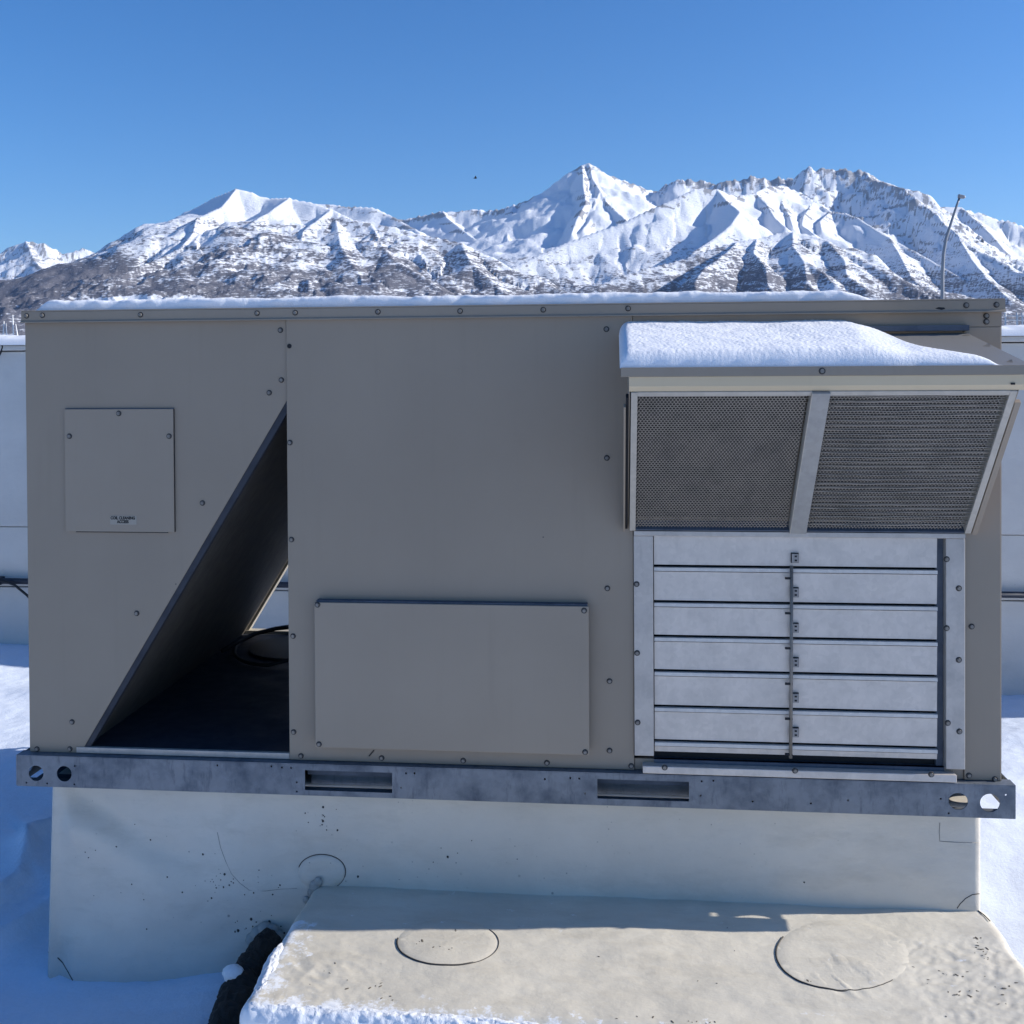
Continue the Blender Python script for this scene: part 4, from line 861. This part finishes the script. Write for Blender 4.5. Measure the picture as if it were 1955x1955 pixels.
# --- base rails
RY = -.022
def px_hole(px, py, rx, ry=None): x, z = xz(px, py, RY); return circ(x, z, rx, 28, ry)
holes = [px_hole(68, 1459, .0185), px_hole(121, 1460, .0185), px_hole(1808, 1512, .0205, .0185), px_hole(1868, 1515, .021, .020)]
for a, b_, c_, d_ in ((575, 740, 1454, 1495), (1127, 1300, 1471, 1511)):
    x0_, zt_ = xz(a, c_, RY); x1_, zb_ = xz(b_, d_, RY); x0b = x0_
    z0l = xz(a, d_-3, RY)[1]; z1r = xz(b_, c_+3, RY)[1]
    holes.append([(x0_, (z0l+zb_)/2), (x1_, (z0l+zb_)/2), (x1_, (zt_+z1r)/2), (x0_, (zt_+z1r)/2)])
for px, py in ((50, 1482), (89, 1483), (140, 1480), (141, 1445), (410, 1444), (512, 1446), (532, 1448), (549, 1449), (560, 1476), (766, 1459), (782, 1459), (757, 1486), (1028, 1470), (1076, 1468), (1093, 1469), (1104, 1497), (1322, 1501), (1324, 1474), (1346, 1473), (1898, 1500), (1775, 1507), (1790, 1540), (560, 1500), (1420, 1512), (1530, 1516), (1600, 1510)):
    x, z = xz(px, py, RY); z = max(z, .4535); holes.append(circ(x, z, .0024, 8))
rail = plate('front_rail', rect(-.021, 2.262, .4465, .5165), holes, RY, .0025, M_GALV, unit)
MB().box(-.021, 2.262, RY, .012, .5168, .5190).build('rail_flange', M_GALV, unit)
MB().box(-.021, 2.262, RY+.0026, .030, .4445, .4463).build('rail_flange', M_GALV, unit)
MB().box(-.021, 2.262, DP+.018, DP+.021, .4465, .5165).build('rear_rail', M_GALV, unit)
def side_rail(x):
    # C channel along the side with two round lifting holes near the front, outer web at x
    cu = plate('side_rail', [(RY+.003, .4465), (DP+.017, .4465), (DP+.017, .5165), (RY+.003, .5165)], [circ(.030, .481, .019, 24, .022), circ(.085, .481, .019, 24), circ(DP-.05, .481, .019, 24)], 0, .0025, M_GALV, unit)
    co = [tuple(v_.co+Vector(WL[cu.name])) for v_ in cu.data.vertices]
    for v_, q in zip(cu.data.vertices, co): v_.co = Vector((x+q[1], q[0], q[2]))-Vector(WL[cu.name])
side_rail(-.021); side_rail(2.258)
MB().box(.0, .20, .0305, .11, .4445, .4463).build('rail_hole_backing', M_DARKMETAL, unit)  # flange extension added to close the view through the left holes
MB().box(-.012, .20, .111, .113, .4445, .5110).build('rail_hole_backing', M_DARK, unit)  # black plate added behind the left rail holes to turn them dark
for a, b_ in ((575, 740), (1127, 1300)):
    x0_ = xz(a, 1470, RY)[0]; x1_ = xz(b_, 1480, RY)[0]; zc = xz((a+b_)/2, (1474 if a < 600 else 1491), RY)[1]
    MB().box(x0_-.004, x1_+.004, .015, .018, zc-.001, .5160).build('pocket_liner', M_DARKMETAL, unit)
    MB().box(x0_-.004, x1_+.004, .045, .048, .4475, .4735).build('pocket_liner', M_GALV, unit)
    MB().box(x0_-.004, x1_+.004, .10, .103, .4475, .5160).build('pocket_back', M_DARK, unit)

# ================================================================== SNOW ON THE UNIT
def cap_profile(U): return np.clip(1-np.abs(U)**6, 0, 1)**.5
xa, xb = xz(60, 580, 0)[0], xz(1660, 570, 0)[0]
Xs = np.linspace(xa, xb, 640); Vs = np.r_[np.linspace(0, .08, 30), np.linspace(.1, 1, 40)]
X, V_ = np.meshgrid(Xs, Vs); fw_ = .002+.006*fbm(X/.12, X*0, 3, 151)+.004
Y = fw_+(1.16-fw_)*V_
ed = np.minimum(sstep(xa, xa+.04, X)**.6, sstep(xb, xb-.10, X)**.6)
hgt = .026+.008*fbm(X/.32, Y/.5, 3, 152)+.0025*perlin(X/.05, Y/.05, 153)
dy = (Y-fw_); prof = np.clip(1-np.clip(1-dy/.022, 0, 1)**2.2, 0, 1)**.5; profb = np.clip((1.16-Y)/.03, 0, 1)**.5
Z = 1.5755+hgt*ed*prof*profb+.0012*perlin(X/.012, Y/.012, 154)*prof
Y = Y-.006*np.sin(np.clip(dy/.02, 0, 1)*math.pi)*(1+.8*perlin(X/.04, X*0, 155))*ed
tag(place('snow_drift', grid_mesh('snow_drift', X, Y, Z), M_SNOW, None, smooth=True), 'long flat layer of snow on the lid of the tan rooftop unit', 'snow')
# snow on the hood: thick on the left, tapering along a curve to the front right corner
def on_hood(px, py):
    d = ray(px, py); n = np.array([0, -(1.4265-1.502)/HY, 1.0]); p0 = np.array([0, 0, 1.502]); return CAM+d*((p0-CAM)@n)/(d@n)
bd = [on_hood(px, py) for px, py in ((1650, 634), (1680, 648), (1720, 662), (1780, 672), (1830, 679), (1870, 687), (1892, 692))]
bx_ = [1.40, float(bd[0][0])-.04]+[float(p[0]) for p in bd]; by_ = [.0, .0]+[min(0, float(p[1])) for p in bd]
Xs = np.linspace(HX0-.018, float(bd[-1][0])+.01, 420); Vs = np.linspace(0, 1, 110); X, V_ = np.meshgrid(Xs, Vs)
fy = HY-.004+.0008*perlin(X/.05, X*0, 160); yb = np.interp(X, bx_, by_); k_ = np.ones(15)/15
yb = np.apply_along_axis(lambda r_: np.convolve(np.pad(r_, 7, 'edge'), k_, 'valid'), 1, yb); yb = np.maximum(yb, fy+.004)
Y = fy+(yb-fy)*V_
dl = X-Xs[0]; df = Y-fy; db = yb-Y; dr = Xs[-1]-X
e1 = np.clip(1-np.clip(1-dl/.024, 0, 1)**2.4, 0, 1)**.5; e2 = np.clip(1-np.clip(1-df/.030, 0, 1)**2.6, 0, 1)**.5
open_ = sstep(bx_[1]-.03, bx_[1]+.06, X); e3 = 1-open_*(1-np.clip(1-np.clip(1-db/.05, 0, 1)**2, 0, 1)**.6); e4 = np.clip(dr/.03, 0, 1)**.5
th = (.031+.005*fbm(X/.2, Y/.15, 3, 161)+.0009*perlin(X/.035, Y/.03, 162)+.0007*perlin(X/.007, Y/.007, 163))*e1*e2*e3*e4*(1-.35*open_)
Z = tz(Y)+.0008+th
tag(place('snow_drift', grid_mesh('snow_drift', X, Y, Z), M_SNOW, None, smooth=True), 'thick bright snow sloping on top of the intake hood, thinning to the right', 'snow')

# ================================================================== THINGS BEYOND THE WALL
M_POLE = new_mat('pole_grey', (.28, .29, .31), .5, .3)[0]; M_WPOLE = new_mat('pole_white', (.75, .75, .74), .5)[0]
LY = 38.
lp = [atY(px, py, LY) for px, py in ((1778, 566), (1778, 520), (1780, 480), (1785, 450), (1793, 425), (1801, 400), (1806, 385), (1810, 374))]
lb = np.array([lp[0][0], LY, -6.5]); lamp = empty('street_lamp', lb); tag(lamp, 'tall grey street lamp with a curved leaning arm before the mountains', 'street lamp')
MB().tube([lb, (lb+np.array([0, 0, 3]))]+lp, [.11, .10, .072, .068, .062, .055, .05, .045, .042, .04], 12).build('pole', M_POLE, lamp, smooth=True)
h0 = atY(1808, 370, LY); h1 = atY(1820, 371, LY)
MB().hexa([(h0[0], LY-.12, h0[2]-.06), (h1[0], LY-.12, h1[2]-.07), (h1[0], LY+.12, h1[2]-.07), (h0[0], LY+.12, h0[2]-.06)], [(h0[0], LY-.08, h0[2]+.07), (h1[0], LY-.08, h1[2]+.03), (h1[0], LY+.08, h1[2]+.03), (h0[0], LY+.08, h0[2]+.07)]).build('lamp_head', M_POLE, lamp, bevel=.02)
# white masts at the left
LAB = ['leftmost short white mast above the far wall', 'second white mast from the left, leaning right, above the far wall', 'tallest thin white mast above the far wall at left', 'white mast closest to the tan unit above the left wall']
for i, (px, py, pb) in enumerate(((7.5, 606, 5.5), (11, 610, 13), (24, 594, 25.5), (29.5, 611, 34))):
    t = atY(px, py, 42.); b_ = atY(pb, 640, 42.); b2 = b_+(b_-t)*4
    k_ = (b_[2]-t[2]); g_ = t+(b_-t)*((-6.5-t[2])/k_)
    g_[0] = b_[0]+(b_[0]-t[0])*2
    r = .035
    tag(MB().tube([t, b_, g_], [r*.6, r, r*1.3], 8).build('mast', M_WPOLE, None, smooth=True), LAB[i], 'mast', 'thin white masts beyond the left wall')
# white lattice of posts and rails at the right
fy_ = 42.; fnc = empty('tall_fence', (atY(1920, 600, fy_)[0], fy_, -6.5)); tag(fnc, 'white post and rail framework standing beyond the wall at right', 'fence')
for px in (1897, 1919, 1929, 1941, 1963):
    t = atY(px, 590, fy_); MB().tube([(t[0], fy_, t[2]), (t[0], fy_, -6.5)], .035, 8).build('post', M_WPOLE, fnc, smooth=True)
for py in (596, 604):
    a = atY(1893, py, fy_); b_ = atY(1985, py+1, fy_); MB().tube([a, b_], .022, 8).build('rail', M_WPOLE, fnc, smooth=True)
# bird
by0 = 110.; c = atY(897, 336, by0); bird = empty('bird', c); tag(bird, 'small dark bird flying alone in the blue sky', 'bird')
s_ = .13
lump('body', c, s_, 170, M_DARK, (1.3, .7, .55), bird, .05)
for sg in (-1, 1):
    MB().hexa([(c[0]-.10, c[1]+sg*.02, c[2]+.02), (c[0]+.08, c[1]+sg*.02, c[2]+.02), (c[0]+.10, c[1]+sg*.32, c[2]+.16), (c[0]+.02, c[1]+sg*.36, c[2]+.18)], [(c[0]-.10, c[1]+sg*.02, c[2]+.0), (c[0]+.08, c[1]+sg*.02, c[2]+.0), (c[0]+.10, c[1]+sg*.32, c[2]+.14), (c[0]+.02, c[1]+sg*.36, c[2]+.16)]).build('wing', M_DARK, bird)
MB().hexa([(c[0]-.14, c[1]-.03, c[2]), (c[0]-.14, c[1]+.03, c[2]), (c[0]-.26, c[1]+.07, c[2]-.03), (c[0]-.26, c[1]-.07, c[2]-.03)], [(c[0]-.14, c[1]-.03, c[2]+.02), (c[0]-.14, c[1]+.03, c[2]+.02), (c[0]-.26, c[1]+.07, c[2]-.01), (c[0]-.26, c[1]-.07, c[2]-.01)]).build('tail', M_DARK, bird)

# ================================================================== THIN AIR HAZE
hz = MB().box(-24500, 24500, -24500, 24500, -8, 2600).build('haze', None); hz['kind'] = 'stuff'
mh = bpy.data.materials.new('thin_haze'); mh.use_nodes = True; nt = mh.node_tree; nt.nodes.clear()
out = nt.nodes.new('ShaderNodeOutputMaterial'); pv = nt.nodes.new('ShaderNodeVolumePrincipled')
pv.inputs['Color'].default_value = (.62, .76, 1, 1); pv.inputs['Density'].default_value = 1.6e-5; pv.inputs['Anisotropy'].default_value = .2
nt.links.new(pv.outputs[0], out.inputs['Volume']); hz.data.materials.append(mh)
